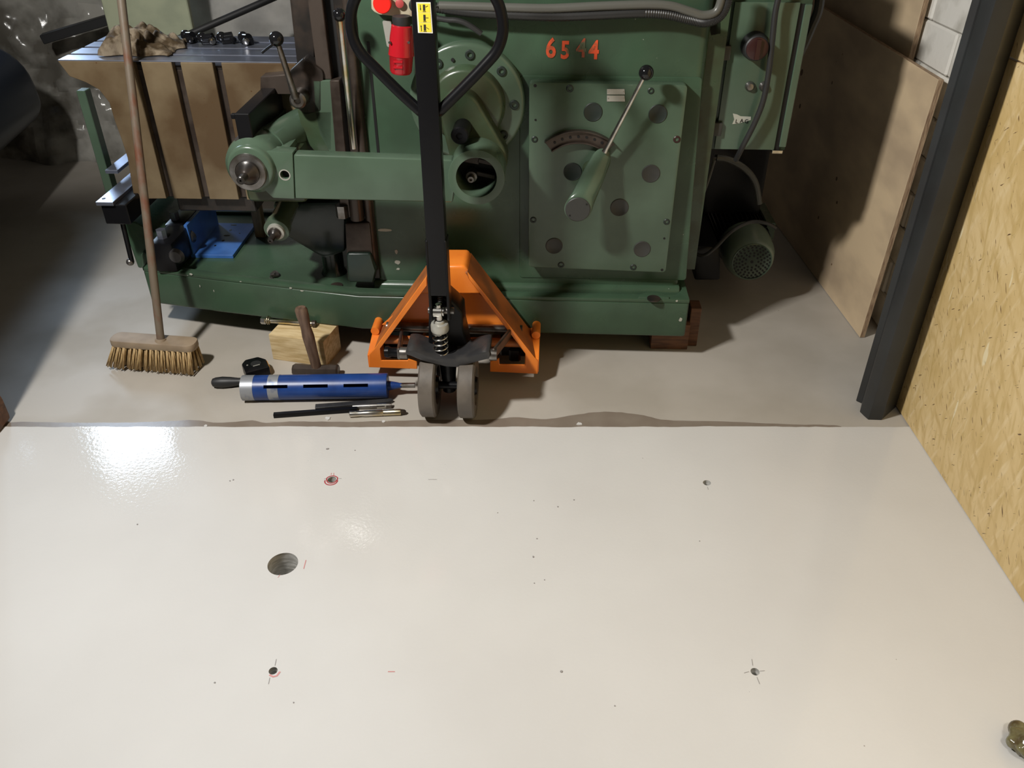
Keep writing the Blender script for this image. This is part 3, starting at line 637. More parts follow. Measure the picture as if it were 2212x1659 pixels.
# tool slide way and head
x0 = F.py(672, 60, -0.01).x; x1 = F.py(703, 60, -0.01).x; z175 = F.py(700, 174, -0.02).z
bm = BM(); box(bm, x0, x1, -0.01, 0.06, z175, 1.42); obj('slide_way', bm, BROWNSTEEL, M, 0.002, 1)
bm = BM(); box(bm, x1+0.0, x1+0.030, 0.02, 0.1, z175, 1.42); obj('slide_gap', bm, GAP, M)
hd = xz(F, [(622, -30), (675, -30), (680, 175), (652, 175), (641, 140), (632, 60)], 0.03)
bm = BM(); prism(bm, rounded(hd, 0.01), 0.03, 0.14, 'XZ'); obj('tool_head', bm, DARKSTEEL, M, 0.006, 2)
# saddle plate and lower way
q = xz(F, [(676, 174), (718, 174), (735, 330), (712, 330), (690, 290), (680, 240)], -0.02); bm = BM(); prism(bm, q, -0.02, 0.05, 'XZ'); obj('saddle', bm, GREENL, M, 0.002, 1)
q = xz(F, [(712, 174), (733, 174), (760, 470), (736, 470)], -0.022); bm = BM(); prism(bm, q, -0.022, 0.04, 'XZ'); obj('saddle_gib', bm, BROWNSTEEL, M, 0.002, 1)
# under the link arm
q = xz(F, [(746, 480), (800, 478), (808, 560), (798, 606), (752, 604)], -0.02); bm = BM(); prism(bm, q, -0.03, 0.10, 'XZ'); obj('screw_housing', bm, BROWNSTEEL, M, 0.008, 2)
p = F.py(738, 458, -0.03); bm = BM(); cyl(bm, (p.x, -0.02, p.z-0.02), (p.x, -0.02, p.z+0.02), 0.021, seg=6); obj('hex_nut', bm, STEEL, M)
p = F.py(768, 450, -0.03); bm = BM(); cyl(bm, (p.x, -0.02, p.z-0.04), (p.x, -0.02, p.z+0.05), 0.022, seg=16); obj('screw_nut', bm, DARKSTEEL, M)
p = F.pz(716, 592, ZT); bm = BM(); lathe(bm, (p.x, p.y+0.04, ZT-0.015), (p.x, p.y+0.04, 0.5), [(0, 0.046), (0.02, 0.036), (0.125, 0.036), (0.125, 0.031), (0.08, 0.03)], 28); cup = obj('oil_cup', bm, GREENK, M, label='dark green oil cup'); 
bm = BM(); cyl(bm, (p.x, p.y+0.04, ZT+0.075), (p.x, p.y+0.04, ZT+0.080), 0.030, seg=24); obj('oil_surface', bm, GAP, cup)
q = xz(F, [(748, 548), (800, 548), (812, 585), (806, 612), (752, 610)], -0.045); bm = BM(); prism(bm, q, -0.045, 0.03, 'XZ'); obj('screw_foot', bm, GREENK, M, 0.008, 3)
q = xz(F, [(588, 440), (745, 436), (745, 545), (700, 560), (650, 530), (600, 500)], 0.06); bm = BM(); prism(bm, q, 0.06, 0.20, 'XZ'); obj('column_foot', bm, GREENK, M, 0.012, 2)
# lower elevating shaft
s0 = F.py(597, 498, -0.09); s1 = F.py(624, 440, 0.05); r0 = rad(F, 600, 500, -0.09, 27)
bm = BM(); lathe(bm, s1, s0, [(0, 0.032), ((s0-s1).length*0.7, 0.034), ((s0-s1).length*0.8, r0), ((s0-s1).length, r0)], 30); es = obj('elevating_shaft_housing', bm, GREENL, M, smooth=50)
bm = BM(); d_ = (s0-s1).normalized(); lathe(bm, s0-d_*0.004, s0+d_*0.05, [(0, 0.027), (0.014, 0.027), (0.016, 0.022)], 28); obj('bearing_ring', bm, ALU, es)
bm = BM(); lathe(bm, s0, s0+Vector((-0.006, -0.06, -0.012)), [(0, 0.020), (0.022, 0.020), (0.028, 0.013), (0.034, 0.009), (0.055, 0.009), (0.057, 0.003), (0.052, 0.003)], 18); obj('shaft_end', bm, DARKSTEEL, es)
# table (box table with T-slots)
YT = 0.11; zt_ = F.py(300, 131, YT).z; zb_ = F.py(420, 430, YT).z
tl = F.py(124, 130, YT).x; tr = F.py(640, 143, YT).x
outl = [(124, 130), (150, 165), (185, 178), (214, 194), (236, 222), (248, 262), (262, 300), (275, 340), (290, 430)]
left = xz(F, outl, YT)
right_x_bot = F.py(562, 430, YT).x
ztop = zt_; zt_ = zt_-0.004
left[0] = (left[0][0], zt_)
full = [(left[0][0], zt_-0.026)]+left[1:]+[(right_x_bot, zb_), (tr, zt_-0.1), (tr, zt_-0.026)]
bm = BM(); prism(bm, full, YT+0.022, 0.44, 'XZ'); table = obj('table_body', bm, BROWNSTEEL, M, 0.002, 1)
sl = [F.py(u, 140, YT).x for u in (288, 305, 371, 390, 459, 478)]
def zleft(x):
    for i in range(len(left)-1):
        (xa, za), (xb, zb2) = left[i], left[i+1]
        if xa <= x <= xb and xb > xa: return za+(zb2-za)*(x-xa)/(xb-xa)
    return zb_
faces = [[q_ for q_ in left if q_[0] < sl[0]]+[(sl[0], zleft(sl[0])), (sl[0], zt_)],
         [(sl[1], zt_), (sl[1], zb_), (sl[2], zb_), (sl[2], zt_)], [(sl[3], zt_), (sl[3], zb_), (sl[4], zb_), (sl[4], zt_)],
         [(sl[5], zt_), (sl[5], zb_), (right_x_bot, zb_), (tr, zt_-0.15), (tr, zt_)]]
for f_ in faces:
    bm = BM(); prism(bm, f_, YT, YT+0.024, 'XZ'); obj('side_face', bm, RUSTTAN, table, 0.0015, 1)
ty = [YT, 0.175, 0.190, 0.268, 0.283, 0.355, 0.37, 0.455]
for i in range(0, 8, 2):
    bm = BM(); box(bm, tl, tr+0.02, ty[i]+(0.0 if i == 0 else 0), ty[i+1], ztop-(0.004 if i == 0 else 0.028), ztop); obj('table_rail', bm, GROUND, table, 0.0015, 1)
bm = BM(); box(bm, tl+0.003, tr, YT+0.022, 0.45, ztop-0.03, ztop-0.018); obj('slot_bottom', bm, DARKSTEEL, table)
bm = BM(); box(bm, F.py(372, 430, YT).x, F.py(543, 430, YT).x, YT+0.03, 0.40, zb_-0.055, zb_); obj('table_foot', bm, DARKSTEEL, M, 0.004, 1)
# table support: upright, slide bar, tie rod
xg = F.py(236, 400, 0.30).x; bm = BM(); zlo = F.py(240, 420, 0.30).z; zhi = F.py(205, 195, 0.30).z
box(bm, xg-0.016, xg+0.014, 0.29, 0.33, zlo, zhi); obj('support_upright', bm, GREENL, M, 0.002, 1)
zs = F.py(225, 437, 0.0).z; xa = F.py(206, 437, 0.0).x; xb = F.py(243, 437, 0.0).x
bm = BM(); box(bm, xa, xb, 0.0, 0.55, zs-0.012, zs); sb = obj('support_bar', bm, GROUND, M, 0.001, 1, label='bright ground steel bar')
p = F.pz(224, 429, zs); bm = BM(); cyl(bm, (p.x, p.y, zs-0.001), (p.x, p.y, zs+0.0008), 0.006, seg=14); obj('bar_hole', bm, GAP, sb)
bm = BM(); box(bm, xa+0.008, xb+0.035, 0.01, 0.55, zs-0.08, zs-0.012); obj('support_beam', bm, BLACK, M, 0.003, 1)
p = F.py(272, 335, 0.30); bm = BM(); box(bm, p.x-0.012, p.x+0.03, 0.16, 0.36, p.z-0.015, p.z-0.003); obj('clamp_plate', bm, GROUND, M, 0.001, 1)
p0_ = F.py(262, 470, 0.04); p1_ = F.py(285, 566, 0.04); bm = BM(); cyl(bm, p0_, p1_, 0.008, seg=12); tr_ = obj('tie_rod', bm, BLACK, M)
bm = BM(); ball(bm, p1_+Vector((-0.006, 0, 0)), 0.013, 14); obj('rod_nut', bm, STEEL, tr_)
# left end pedestal of the base
q = xz(F, [(262, 478), (292, 480), (338, 504), (368, 540), (372, 580), (298, 580)], 0.14)
bm = BM(); prism(bm, q, 0.14, 0.50, 'XZ'); obj('base_pedestal', bm, GREEN, M, 0.008, 3)
q = xz(F, [(303, 547), (366, 547), (372, 555), (374, 585), (303, 580)], 0.12); bm = BM(); prism(bm, q, 0.118, 0.20, 'XZ'); obj('pedestal_pad', bm, GREENL, M, 0.012, 3)
# black holding brackets with bolts under the table
for (u, v, w_) in ((350, 510, 0.078), (378, 470, 0.07)):
    p = F.pz(u, v, 0.36); bm = BM(); box(bm, p.x-w_/2, p.x+w_/2, p.y-0.03, p.y+0.13, ZT, 0.345); br = obj('holding_bracket', bm, BLACK, M, 0.01, 2)
    bm = BM(); cyl(bm, (p.x-0.01, p.y+0.02, 0.34), (p.x-0.01, p.y+0.02, 0.375), 0.017, seg=6); obj('bracket_bolt', bm, GROUND, br)
    bm = BM(); lathe(bm, (p.x+0.045, p.y-0.025, 0.30), (p.x+0.045, p.y-0.05, 0.30), [(0, 0.028), (0.012, 0.02)], 16); obj('bracket_boss', bm, CASTBLK, br)
# ---- electric cabinet
YC = 0.055
q0 = F.py(1540, 325, YC); q1 = F.py(1676, 326, YC)
bm = BM(); box(bm, q0.x-0.012, q1.x+0.03, YC+0.012, 0.36, q0.z, 1.20); cab = obj('switch_cabinet', bm, GREEN, M, 0.003, 2)
bm = BM(); box(bm, q0.x+0.004, q1.x-0.006, YC, YC+0.010, q0.z+0.004, 1.105); obj('cabinet_door', bm, GREENL, cab, 0.002, 2)
bm = BM(); box(bm, q1.x-0.004, q1.x+0.010, YC+0.006, YC+0.013, q0.z+0.002, 1.10); obj('door_gap', bm, GAP, cab)  # black strip painted for the shaded gap at the door edge
bm = BM(); box(bm, q1.x+0.008, q1.x+0.028, YC, YC+0.02, q0.z+0.012, 1.10); obj('cabinet_edge', bm, GREENL, cab, 0.002, 1)
for v in (115, 280):
    p = F.py(1551+(280-v)*0.11, v, YC-0.01); bm = BM(); box(bm, p.x-0.03, p.x+0.012, YC-0.012, YC+0.01, p.z-0.020, p.z+0.020); obj('door_hinge', bm, PLUGG, cab, 0.004, 2)
p = F.py(1632, 101, YC-0.02); rr = rad(F, 1632, 101, YC-0.02, 29)
bm = BM(); lathe(bm, (p.x, YC, p.z), (p.x, YC-0.05, p.z), [(0, rr*1.02), (0.008, rr*1.02), (0.012, rr*0.95), (0.040, rr*0.9), (0.045, rr*0.75)], 32); kb = obj('main_switch_knob', bm, BLACKM, cab)
bm = BM(); lathe(bm, (p.x, YC-0.040, p.z), (p.x, YC-0.06, p.z), [(0, rr*0.82), (0.007, rr*0.8), (0.010, rr*0.6)], 28); box(bm, p.x-0.006, p.x+0.006, YC-0.058, YC-0.045, p.z-rr*0.7, p.z+rr*0.7); obj('knob_face', bm, REDD, kb)
for u in (1621, 1651):
    p = F.py(u, 188, YC-0.01); bm = BM(); lathe(bm, (p.x, YC, p.z), (p.x, YC-0.02, p.z), [(0, 0.014), (0.004, 0.014), (0.012, 0.009), (0.013, 0.004)], 18); obj('door_lock', bm, STEEL, cab)
q = xz(F, [(1583, 245), (1592, 247), (1600, 251), (1622, 252), (1622, 259), (1612, 262), (1597, 266), (1582, 268), (1586, 258)], YC); bm = BM(); prism(bm, q, YC-0.0008, YC, 'XZ'); ws = obj('worn_sticker', bm, CREAM, cab)
for (u, v, s_) in ((1591, 262, 'L'), (1602, 261, 'A'), (1612, 262, 'G')):
    p = F.py(u, v, YC); bm = txt(s_, 0.016, 0.0004); bmesh.ops.rotate(bm, matrix=Matrix.Rotation(PI/2, 3, 'X'), verts=bm.verts); bmesh.ops.translate(bm, vec=(p.x, YC-0.0014, p.z), verts=bm.verts); obj('sticker_letter', bm, GAP, ws)
bm = BM(); box(bm, q1.x-0.012, q1.x+0.02, YC-0.004, YC+0.02, q0.z-0.006, q0.z+0.004); obj('cabinet_catch', bm, BRIGHT, cab, 0.001, 1)
# cable down the cabinet front
bm = BM(); tube(bm, [F.py(1690, -30, YC-0.03), F.py(1676, 20, YC-0.03), F.py(1668, 90, YC-0.035), F.py(1660, 160, YC-0.035), F.py(1648, 220, YC-0.035), F.py(1628, 270, YC-0.03), F.py(1605, 315, YC-0.02), F.py(1590, 345, YC+0.02)], 0.0085, 12); obj('cabinet_cable', bm, RUBBER, M)
bm = BM(); tube(bm, [F.py(1775, -40, 0.14), F.py(1768, 20, 0.14), F.py(1752, 60, 0.14), F.py(1735, 100, 0.13), F.py(1718, 132, 0.16)], 0.014, 10); obj('supply_cable', bm, RUBBER, M)
# hoses across the top
bm = BM(); tube(bm, [F.py(u, v, -0.045) for u, v in ((940, 12), (1010, 14), (1120, 17), (1190, 18), (1300, 13), (1400, 10), (1450, 13), (1490, 25), (1520, 33), (1548, 24), (1560, -10), (1562, -40))], 0.0115, 12, 5); obj('grey_hose', bm, GREYHOSE, M)
bm = BM(); tube(bm, [F.py(u, v, -0.04) for u, v in ((940, 16), (1010, 26), (1100, 32), (1200, 35), (1290, 32), (1380, 28), (1440, 31), (1490, 42), (1525, 48), (1556, 34), (1572, 0), (1574, -40))], 0.0125, 12, 22, ribs=1); obj('ribbed_hose', bm, RUBBER, M)
bm = BM(); tube(bm, [F.py(u, v, -0.05) for u, v in ((900, 30), (960, 42), (985, 44), (1005, 50), (1025, 62), (1040, 73))], 0.0075, 10); obj('loose_wire', bm, RUBBER, M, label='short black wire end')
q = xz(F, [(1516, -20), (1556, -20), (1556, 70), (1530, 75), (1520, 30)], 0.06); bm = BM(); prism(bm, q, 0.03, 0.2, 'XZ'); obj('cabinet_bracket', bm, BLACK, M, 0.004, 1)
bm = BM(); box(bm, xr-0.004, q0.x-0.01, 0.03, 0.4, 0.3, 1.3); obj('side_gap', bm, GREEND, M)
# control box with buttons
YX = -0.03
q = xz(F, [(800, -40), (898, -40), (898, 36), (862, 36), (820, 32), (808, 26), (802, 20)], YX); bm = BM(); prism(bm, q, YX, 0.0, 'XZ'); cb = obj('control_box', bm, BEIGE, M, 0.004, 2)
for (u, v, rp, m_, hh) in ((825, 9, 19.5, REDB, 0.03), (863, 8, 9, PINK, 0.012), (898, 12, 15, PLUGD, 0.02)):
    p = F.py(u, v, YX-hh); rr = rad(F, u, v, YX-hh, rp); bm = BM(); lathe(bm, (p.x, YX, p.z), (p.x, YX-hh, p.z), [(0, rr*0.7), (hh*0.5, rr*0.7), (hh*0.55, rr), (hh*0.95, rr), (hh, rr*0.92)], 28); obj('push_button', bm, m_, cb)
bm = BM(); p = F.py(843, 80, -0.004); prism(bm, rounded(xz(F, [(826, 45), (845, 45), (850, 105), (836, 100)], -0.004), 0.004), -0.006, 0.0, 'XZ'); obj('socket_flange', bm, ALU, M)

# red plug hanging below the control box
p = F.py(868, 52, -0.09); pl_ = root('power_plug', 'glossy red industrial power plug below the cream control box', 'plug', Vector(ML)+Matrix.Rotation(MR, 3, 'Z')@Vector((p.x, p.y, p.z)), MR)
FP = Frame(pl_.location, MR)
e = FP.py(866, 158, 0.0); ln = -e.z; s_ = rad(FP, 868, 100, 0, 1)
bm = BM(); lathe(bm, (0, 0, 0), (e.x, 0, e.z), [(0, 16*s_), (ln*.03, 22*s_), (ln*.25, 25*s_), (ln*.55, 27*s_), (ln*.62, 28*s_), (ln*.64, 26*s_), (ln*.95, 24*s_), (ln, 21*s_)], 32); pb_ = obj('plug_body', bm, REDP, pl_, smooth=50)
bm = BM(); lathe(bm, (0, 0, 0.02), (0, 0, -0.012), [(0, 19*s_), (0.012, 20*s_), (0.03, 17*s_)], 28); obj('plug_neck', bm, BLACKM, pl_)
for u in (843, 884):
    q = FP.py(u, 90, -0.018); bm = BM(); cyl(bm, (q.x, -0.016, q.z), (q.x, -0.030, q.z), 0.0035, seg=12); obj('plug_screw', bm, BRIGHT, pb_)
for v in (134, 146):
    q = FP.py(860, v, -0.03); bm = BM(); box(bm, q.x-0.013, q.x+0.013, -0.034, -0.02, q.z-0.003, q.z+0.003); obj('grip_rib', bm, REDP, pb_, 0.001, 1)

# ---- motor on the right, behind
mc = F.py(1624, 565, 0.28); mrr = rad(F, 1624, 565, 0.28, 56)
mx_, mz_ = mc.x, mc.z
bm = BM(); lathe(bm, (mx_, 0.42, mz_), (mx_, 0.2, mz_), [(0, mrr*1.02), (0.05, mrr*1.02), (0.09, mrr*0.99), (0.125, mrr*0.88), (0.14, mrr*0.78), (0.142, mrr*0.74)], 48); fan = obj('fan_cover', bm, GREENM, M, smooth=60)
bm = BM(); hs = []
for k_, (rr, n_) in enumerate(((0.26, 9), (0.38, 15), (0.50, 19), (0.62, 24), (0.72, 28))):
    for j in range(n_):
        a_ = 2*PI*(j+0.5*(k_ % 2))/n_; hs.append((mx_+mrr*rr*math.cos(a_)*0.97, mz_+mrr*rr*math.sin(a_)*0.97))
for (hx, hz) in hs: cyl(bm, (hx, 0.2785, hz), (hx, 0.2768, hz), mrr*0.042, seg=8)
cyl(bm, (mx_, 0.2785, mz_), (mx_, 0.2768, mz_), mrr*0.06, seg=10)
g_ = obj('fan_grille_holes', bm, GAP, fan); g_['kind'] = 'stuff'
bm = BM(); lathe(bm, (mx_, 0.279, mz_), (mx_, 0.2, mz_), [(0, mrr*0.77), (0.003, mrr*0.77), (0.004, mrr*0.73), (0.001, mrr*0.72)], 48); obj('grille_rim', bm, GREENL, fan)
bm = BM(); lathe(bm, (mx_, 0.42, mz_), (mx_, 0.92, mz_), [(0, mrr*1.05), (0.02, mrr*0.95), (0.5, mrr*0.95)], 40)
for j in range(36):
    a_ = 2*PI*j/36; ca, sa = math.cos(a_), math.sin(a_)
    Mx = Matrix.Translation((mx_, 0, mz_))@Matrix.Rotation(-a_, 4, 'Y'); box(bm, mrr*0.9, mrr*1.08, 0.44, 0.90, -0.002, 0.002, Mx)
obj('motor_body', bm, BLACK, M, label='black finned motor body')
bm = BM(); box(bm, mx_+mrr*0.85, mx_+mrr*1.25, 0.46, 0.66, mz_-0.0, mz_+0.07); obj('motor_terminal_box', bm, GREEND, M, 0.004, 1)
q = xz(F, [(1496, 530), (1556, 535), (1556, 606), (1500, 606)], 0.22); bm = BM(); prism(bm, q, 0.22, 0.6, 'XZ'); obj('motor_mount', bm, BLACK, M, 0.01, 2)
bm = BM(); box(bm, xr+0.002, mx_+0.06, 0.50, 0.95, mz_+mrr*0.9, 0.67); obj('belt_guard', bm, BLACK, M, 0.02, 2)
bm = BM(); tube(bm, [F.py(u, v, y_) for u, v, y_ in ((1498, 545, 0.20), (1520, 552, 0.18), (1545, 535, 0.18), (1580, 500, 0.20), (1620, 480, 0.25), (1655, 482, 0.27), (1675, 492, 0.30))], 0.0065, 10); obj('motor_cable', bm, RUBBER, M)
bm = BM(); tube(bm, [F.py(u, v, 0.4) for u, v in ((1545, 340), (1575, 345), (1610, 365), (1632, 395), (1640, 440))], 0.011, 10); obj('motor_cable', bm, GREYHOSE, M)
bm = BM(); tube(bm, [F.py(u, v, 0.25) for u, v in ((1545, 340), (1530, 390), (1512, 440), (1502, 480))], 0.005, 8); obj('motor_cable', bm, GREYHOSE, M)

# ---- wooden blocks under the machine
def block(name, x, y, wx, wy, h, rz, m, label):
    bm = BM(); box(bm, -wx/2, wx/2, -wy/2, wy/2, 0, h)
    o = obj(name, bm, m, None, 0.003, 2, loc=(x, y, 0), rz=rz); return tag(o, label, 'wood block')
pb1 = W.pz(590, 776, 0); pb2 = W.pz(706, 793, 0); dv = (pb2-pb1); wl = dv.length; an = math.atan2(dv.y, dv.x)
nn_ = Vector((-math.sin(an), math.cos(an), 0)); cc = (pb1+pb2)/2+nn_*0.06
block('wood_block', cc.x, cc.y, wl, 0.12, 0.0985, an, WOODP, 'pale squared wood block under the machine base, bolt lying on it')
pb3 = W.pz(1408, 752, 0); pb4 = W.pz(1488, 757, 0); cc = (pb3+pb4)/2
block('wood_block', cc.x, cc.y+0.13, (pb4-pb3).length, 0.26, 0.0985, MR, WOODR, 'reddish brown wood block under the right corner of the green base')
pb5 = W.pz(1500, 735, 0)
bm = BM(); box(bm, -0.018, 0.018, -0.03, 0.03, 0, 0.15); o = obj('wood_block', bm, WOODR, None, 0.002, 1, loc=(0.628, 2.49, 0), rz=MR); tag(o, 'upright brown wood wedge beside the right end of the green base', 'wood block')
block('wood_block', -1.05, 2.95, 0.3, 0.12, 0.0985, MR, WOODR, 'wood block deep in shadow under the left rear of the machine')
exec_parts.append(1)

# ================================================================== PALLET TRUCK
TR = R(-2.8); TL = (-0.19, 2.232, 0); T = Frame(TL, TR)
P = root('pallet_truck', 'orange pallet truck with upright black handle, forks pushed under the green machine', 'pallet truck', TL, TR)
def c3(pts): return [(760+x/3.95, 500+y/3.95) for x, y in pts]
legR = xz(T, c3([(985, 345), (1560, 1080), (1592, 1108), (1586, 1217), (1178, 1198), (1180, 1108), (1257, 1085), (1259, 1135), (1478, 1140), (1480, 1045), (1000, 405)]), 0)
legL = xz(T, c3([(640, 378), (190, 1005), (147, 1052), (147, 1160), (558, 1175), (556, 1115), (480, 1090), (476, 1103), (250, 1103), (242, 1000), (642, 462)]), 0)
for l_ in (legR, legL):
    bm = BM(); prism(bm, l_, 0.0, 0.006, 'XZ'); obj('fork_front', bm, ORANGE, P, 0.0015, 1)
def legtop(a, b, side):
    bm = BM(); a = Vector((a[0], a[1])); b = Vector((b[0], b[1])); d = (b-a).normalized(); n_ = Vector((-d.y, d.x))
    if n_.y > 0: n_ = -n_
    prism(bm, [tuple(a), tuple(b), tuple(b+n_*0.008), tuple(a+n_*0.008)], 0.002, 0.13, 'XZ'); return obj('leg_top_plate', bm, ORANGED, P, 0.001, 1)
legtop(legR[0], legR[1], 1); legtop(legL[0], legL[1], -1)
crown = xz(T, [(926, 582), (932, 578), (1003, 578), (1010, 588), (1014, 604), (1040, 640), (900, 640), (922, 606)], 0.0)
bm = BM(); prism(bm, crown, 0.012, 0.13, 'XZ'); obj('frame_crown', bm, ORANGE, P, 0.012, 3)
bp_ = xz(T, [(945, 600), (1000, 600), (1110, 706), (825, 702)], 0.09)
bm = BM(); prism(bm, bp_, 0.09, 0.097, 'XZ'); obj('back_plate', bm, ORANGE, P, 0.001, 1)
for s in (1, -1):
    x0_, x1_ = (0.118, 0.276) if s > 0 else (-0.276, -0.118)
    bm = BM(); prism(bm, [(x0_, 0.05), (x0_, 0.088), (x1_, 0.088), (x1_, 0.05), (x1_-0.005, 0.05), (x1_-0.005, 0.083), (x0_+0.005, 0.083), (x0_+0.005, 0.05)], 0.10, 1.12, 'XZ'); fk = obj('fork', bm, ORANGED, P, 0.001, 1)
    xo = x1_ if s > 0 else x0_
    bm = BM(); prism(bm, [(0.003, 0.05), (0.003, 0.098), (0.12, 0.128), (0.15, 0.125), (0.26, 0.088), (0.26, 0.05)], xo-0.045*s, xo, 'YZ'); obj('fork_side', bm, ORANGE, P, 0.001, 1)
    bm = BM(); cyl(bm, (xo-0.012*s, 0.09, 0.135), (xo-0.012*s, 0.16, 0.135), 0.014); obj('hinge_tube', bm, ORANGE, P)
    bm = BM(); box(bm, x0_+0.03, x1_-0.03, 0.05, 0.14, 0.075, 0.125); box(bm, x0_+0.06, x1_-0.06, 0.04, 0.06, 0.06, 0.11); obj('fork_bracket', bm, BLACK, P, 0.006, 1)
bm = BM(); a_ = T.py(1040, 716, 0.06).z; cyl(bm, (-0.22, 0.075, a_), (0.22, 0.075, a_), 0.016); obj('torsion_shaft', bm, STEEL, P)
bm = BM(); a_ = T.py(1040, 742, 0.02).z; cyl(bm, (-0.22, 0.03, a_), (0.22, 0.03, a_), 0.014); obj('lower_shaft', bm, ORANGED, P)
# yoke
YY = -0.19
yk = xz(T, c3([(455, 1018), (530, 1018), (620, 1055), (700, 1078), (900, 1085), (1050, 1050), (1120, 1030), (1178, 1022), (1178, 1085), (1050, 1118), (900, 1160), (800, 1155), (600, 1105), (500, 1062), (458, 1050)]), YY)
bm = BM(); prism(bm, rounded(yk, 0.006, 2), YY, YY+0.10, 'XZ'); yoke = obj('lifting_yoke', bm, CASTBLK, P, 0.007, 2)
for (u, v) in ((1066, 766), (872, 762)):
    p = T.py(u, v, YY+0.02); s = 1 if u > 1000 else -1; bm = BM(); cyl(bm, (p.x-0.012*s, p.y, p.z), (p.x+0.010*s, p.y, p.z), 0.018, seg=22); obj('yoke_pin', bm, STEEL, yoke)
for s, (u, v), (u2, v2) in ((1, (1068, 762), (1106, 715)), (-1, (862, 762), (868, 722))):
    a_ = T.py(u, v, YY+0.025); b_ = T.py(u2, v2, 0.03); bm = BM()
    d = b_-a_; bmesh.ops.create_cube(bm, size=1.0); bmesh.ops.scale(bm, vec=(0.010, d.length+0.03, 0.034), verts=bm.verts)
    q = d.to_track_quat('Y', 'Z').to_matrix().to_4x4(); bmesh.ops.transform(bm, matrix=Matrix.Translation((a_+b_)/2)@q, verts=bm.verts)
    obj('link_plate', bm, BROWNSTEEL if s > 0 else STEEL, P, 0.003, 1)
p = T.py(840, 760, -0.10); bm = BM(); lathe(bm, (p.x-0.012, p.y, p.z), (p.x+0.045, p.y, p.z), [(0, 0.016), (0.012, 0.018), (0.02, 0.014), (0.05, 0.014)], 18); obj('left_pin', bm, BLACK, P)
# pump block and spring
pb = xz(T, [(928, 640), (962, 640), (986, 662), (998, 676), (1001, 712), (1008, 742), (1014, 775), (925, 775), (925, 700)], -0.12)
bm = BM(); prism(bm, pb, -0.12, -0.03, 'XZ'); obj('pump_block', bm, BLACK, P, 0.010, 3)
YSP = -0.155
sx = T.py(952, 740, YSP).x; z1 = T.py(952, 769, YSP).z; z2 = T.py(952, 716, YSP).z
rs = rad(T, 952, 740, YSP, 15.0)
pts = [(sx+rs*math.cos(t), YSP+rs*math.sin(t), z1+(z2-z1)*(t/(2*PI*4.8))) for t in [2*PI*4.8*i/130 for i in range(131)]]
bm = BM(); tube(bm, pts, 0.0027, 8, smooth=False); spring = obj('pump_spring', bm, BRIGHT, P, smooth=180)
zc0 = T.py(952, 712, YSP).z; zc1 = T.py(952, 690, YSP).z; rc0 = rad(T, 952, 700, YSP, 19.5)
bm = BM(); lathe(bm, (sx, YSP, zc0-0.004), (sx, YSP, 1), [(0, rc0*0.93), (0.004, rc0), (0.020, rc0), (0.026, rc0*0.93), (0.028, rc0*0.6), (0.034, rc0*0.55), (0.036, rc0*0.4)], 32)
obj('spring_cap', bm, ALU, P, label='silver spring cap')
bm = BM(); cyl(bm, (sx, YSP, zc1-0.01), (sx, YSP, zc1+0.05), 0.0095, seg=18); obj('plunger_rod', bm, BRIGHT, P)
bm = BM(); cyl(bm, (sx, YSP, z1-0.004), (sx, YSP, zc1), 0.0105, seg=18); obj('spring_core', bm, BLACK, P)
zr = T.py(948, 672, YSP).z; bm = BM(); lathe(bm, (sx-0.017, YSP-0.003, zr), (sx+0.017, YSP-0.003, zr), [(0, 0.013), (0.002, 0.0155), (0.026, 0.0155), (0.028, 0.013), (0.032, 0.013), (0.033, 0.010)], 26); obj('pump_roller', bm, BRIGHT, P)
# handle
YHn = -0.17
hx0 = T.py(906, 300, YHn).x; hx1 = T.py(951, 300, YHn).x; zb2 = T.py(948, 640, YHn).z
bm = BM(); box(bm, hx0, hx1, YHn, YHn+0.045, zb2, 1.36); handle = obj('handle_tube', bm, BLACK, P, 0.004, 2)
for x_ in (hx0-0.003, hx1-0.005):
    bm = BM(); box(bm, x_, x_+0.008, YHn-0.002, YHn+0.05, zr-0.025, zb2+0.17); obj('handle_cheek', bm, BLACK, P, 0.003, 1)
bm = BM(); cyl(bm, (hx0-0.010, YSP+0.01, zr-0.004), (hx1+0.012, YSP+0.01, zr-0.004), 0.010, seg=16); obj('pivot_pin', bm, STEEL, P)
pts = [(sx+0.004+0.006*math.cos(t), YHn+0.02+0.006*math.sin(t), zb2-0.03+0.04*(t/(2*PI*6))) for t in [2*PI*6*i/90 for i in range(91)]]
bm = BM(); tube(bm, pts, 0.0016, 6, smooth=False); obj('control_spring', bm, BLACKM, P, smooth=180)
cx_ = (hx0+hx1)/2
for s in (-1, 1):
    px = [(905, 236), (862, 198), (812, 148), (778, 112), (761, 75), (758, 35), (768, -5), (800, -50)] if s < 0 else [(950, 238), (1000, 190), (1048, 140), (1074, 108), (1086, 70), (1083, 30), (1070, -5), (1035, -50)]
    pts = [T.py(u, v, YHn+0.02) for u, v in px]; pts[0] = Vector((cx_+s*0.015, YHn+0.02, pts[0].z-0.012)); pts.append(Vector((cx_+s*0.05, YHn+0.02, 1.30))); pts.append(Vector((cx_, YHn+0.02, 1.31)))
    bm = BM(); tube(bm, pts, 0.0135, 16, 7); obj('grip_loop', bm, BLACK, P, smooth=180)
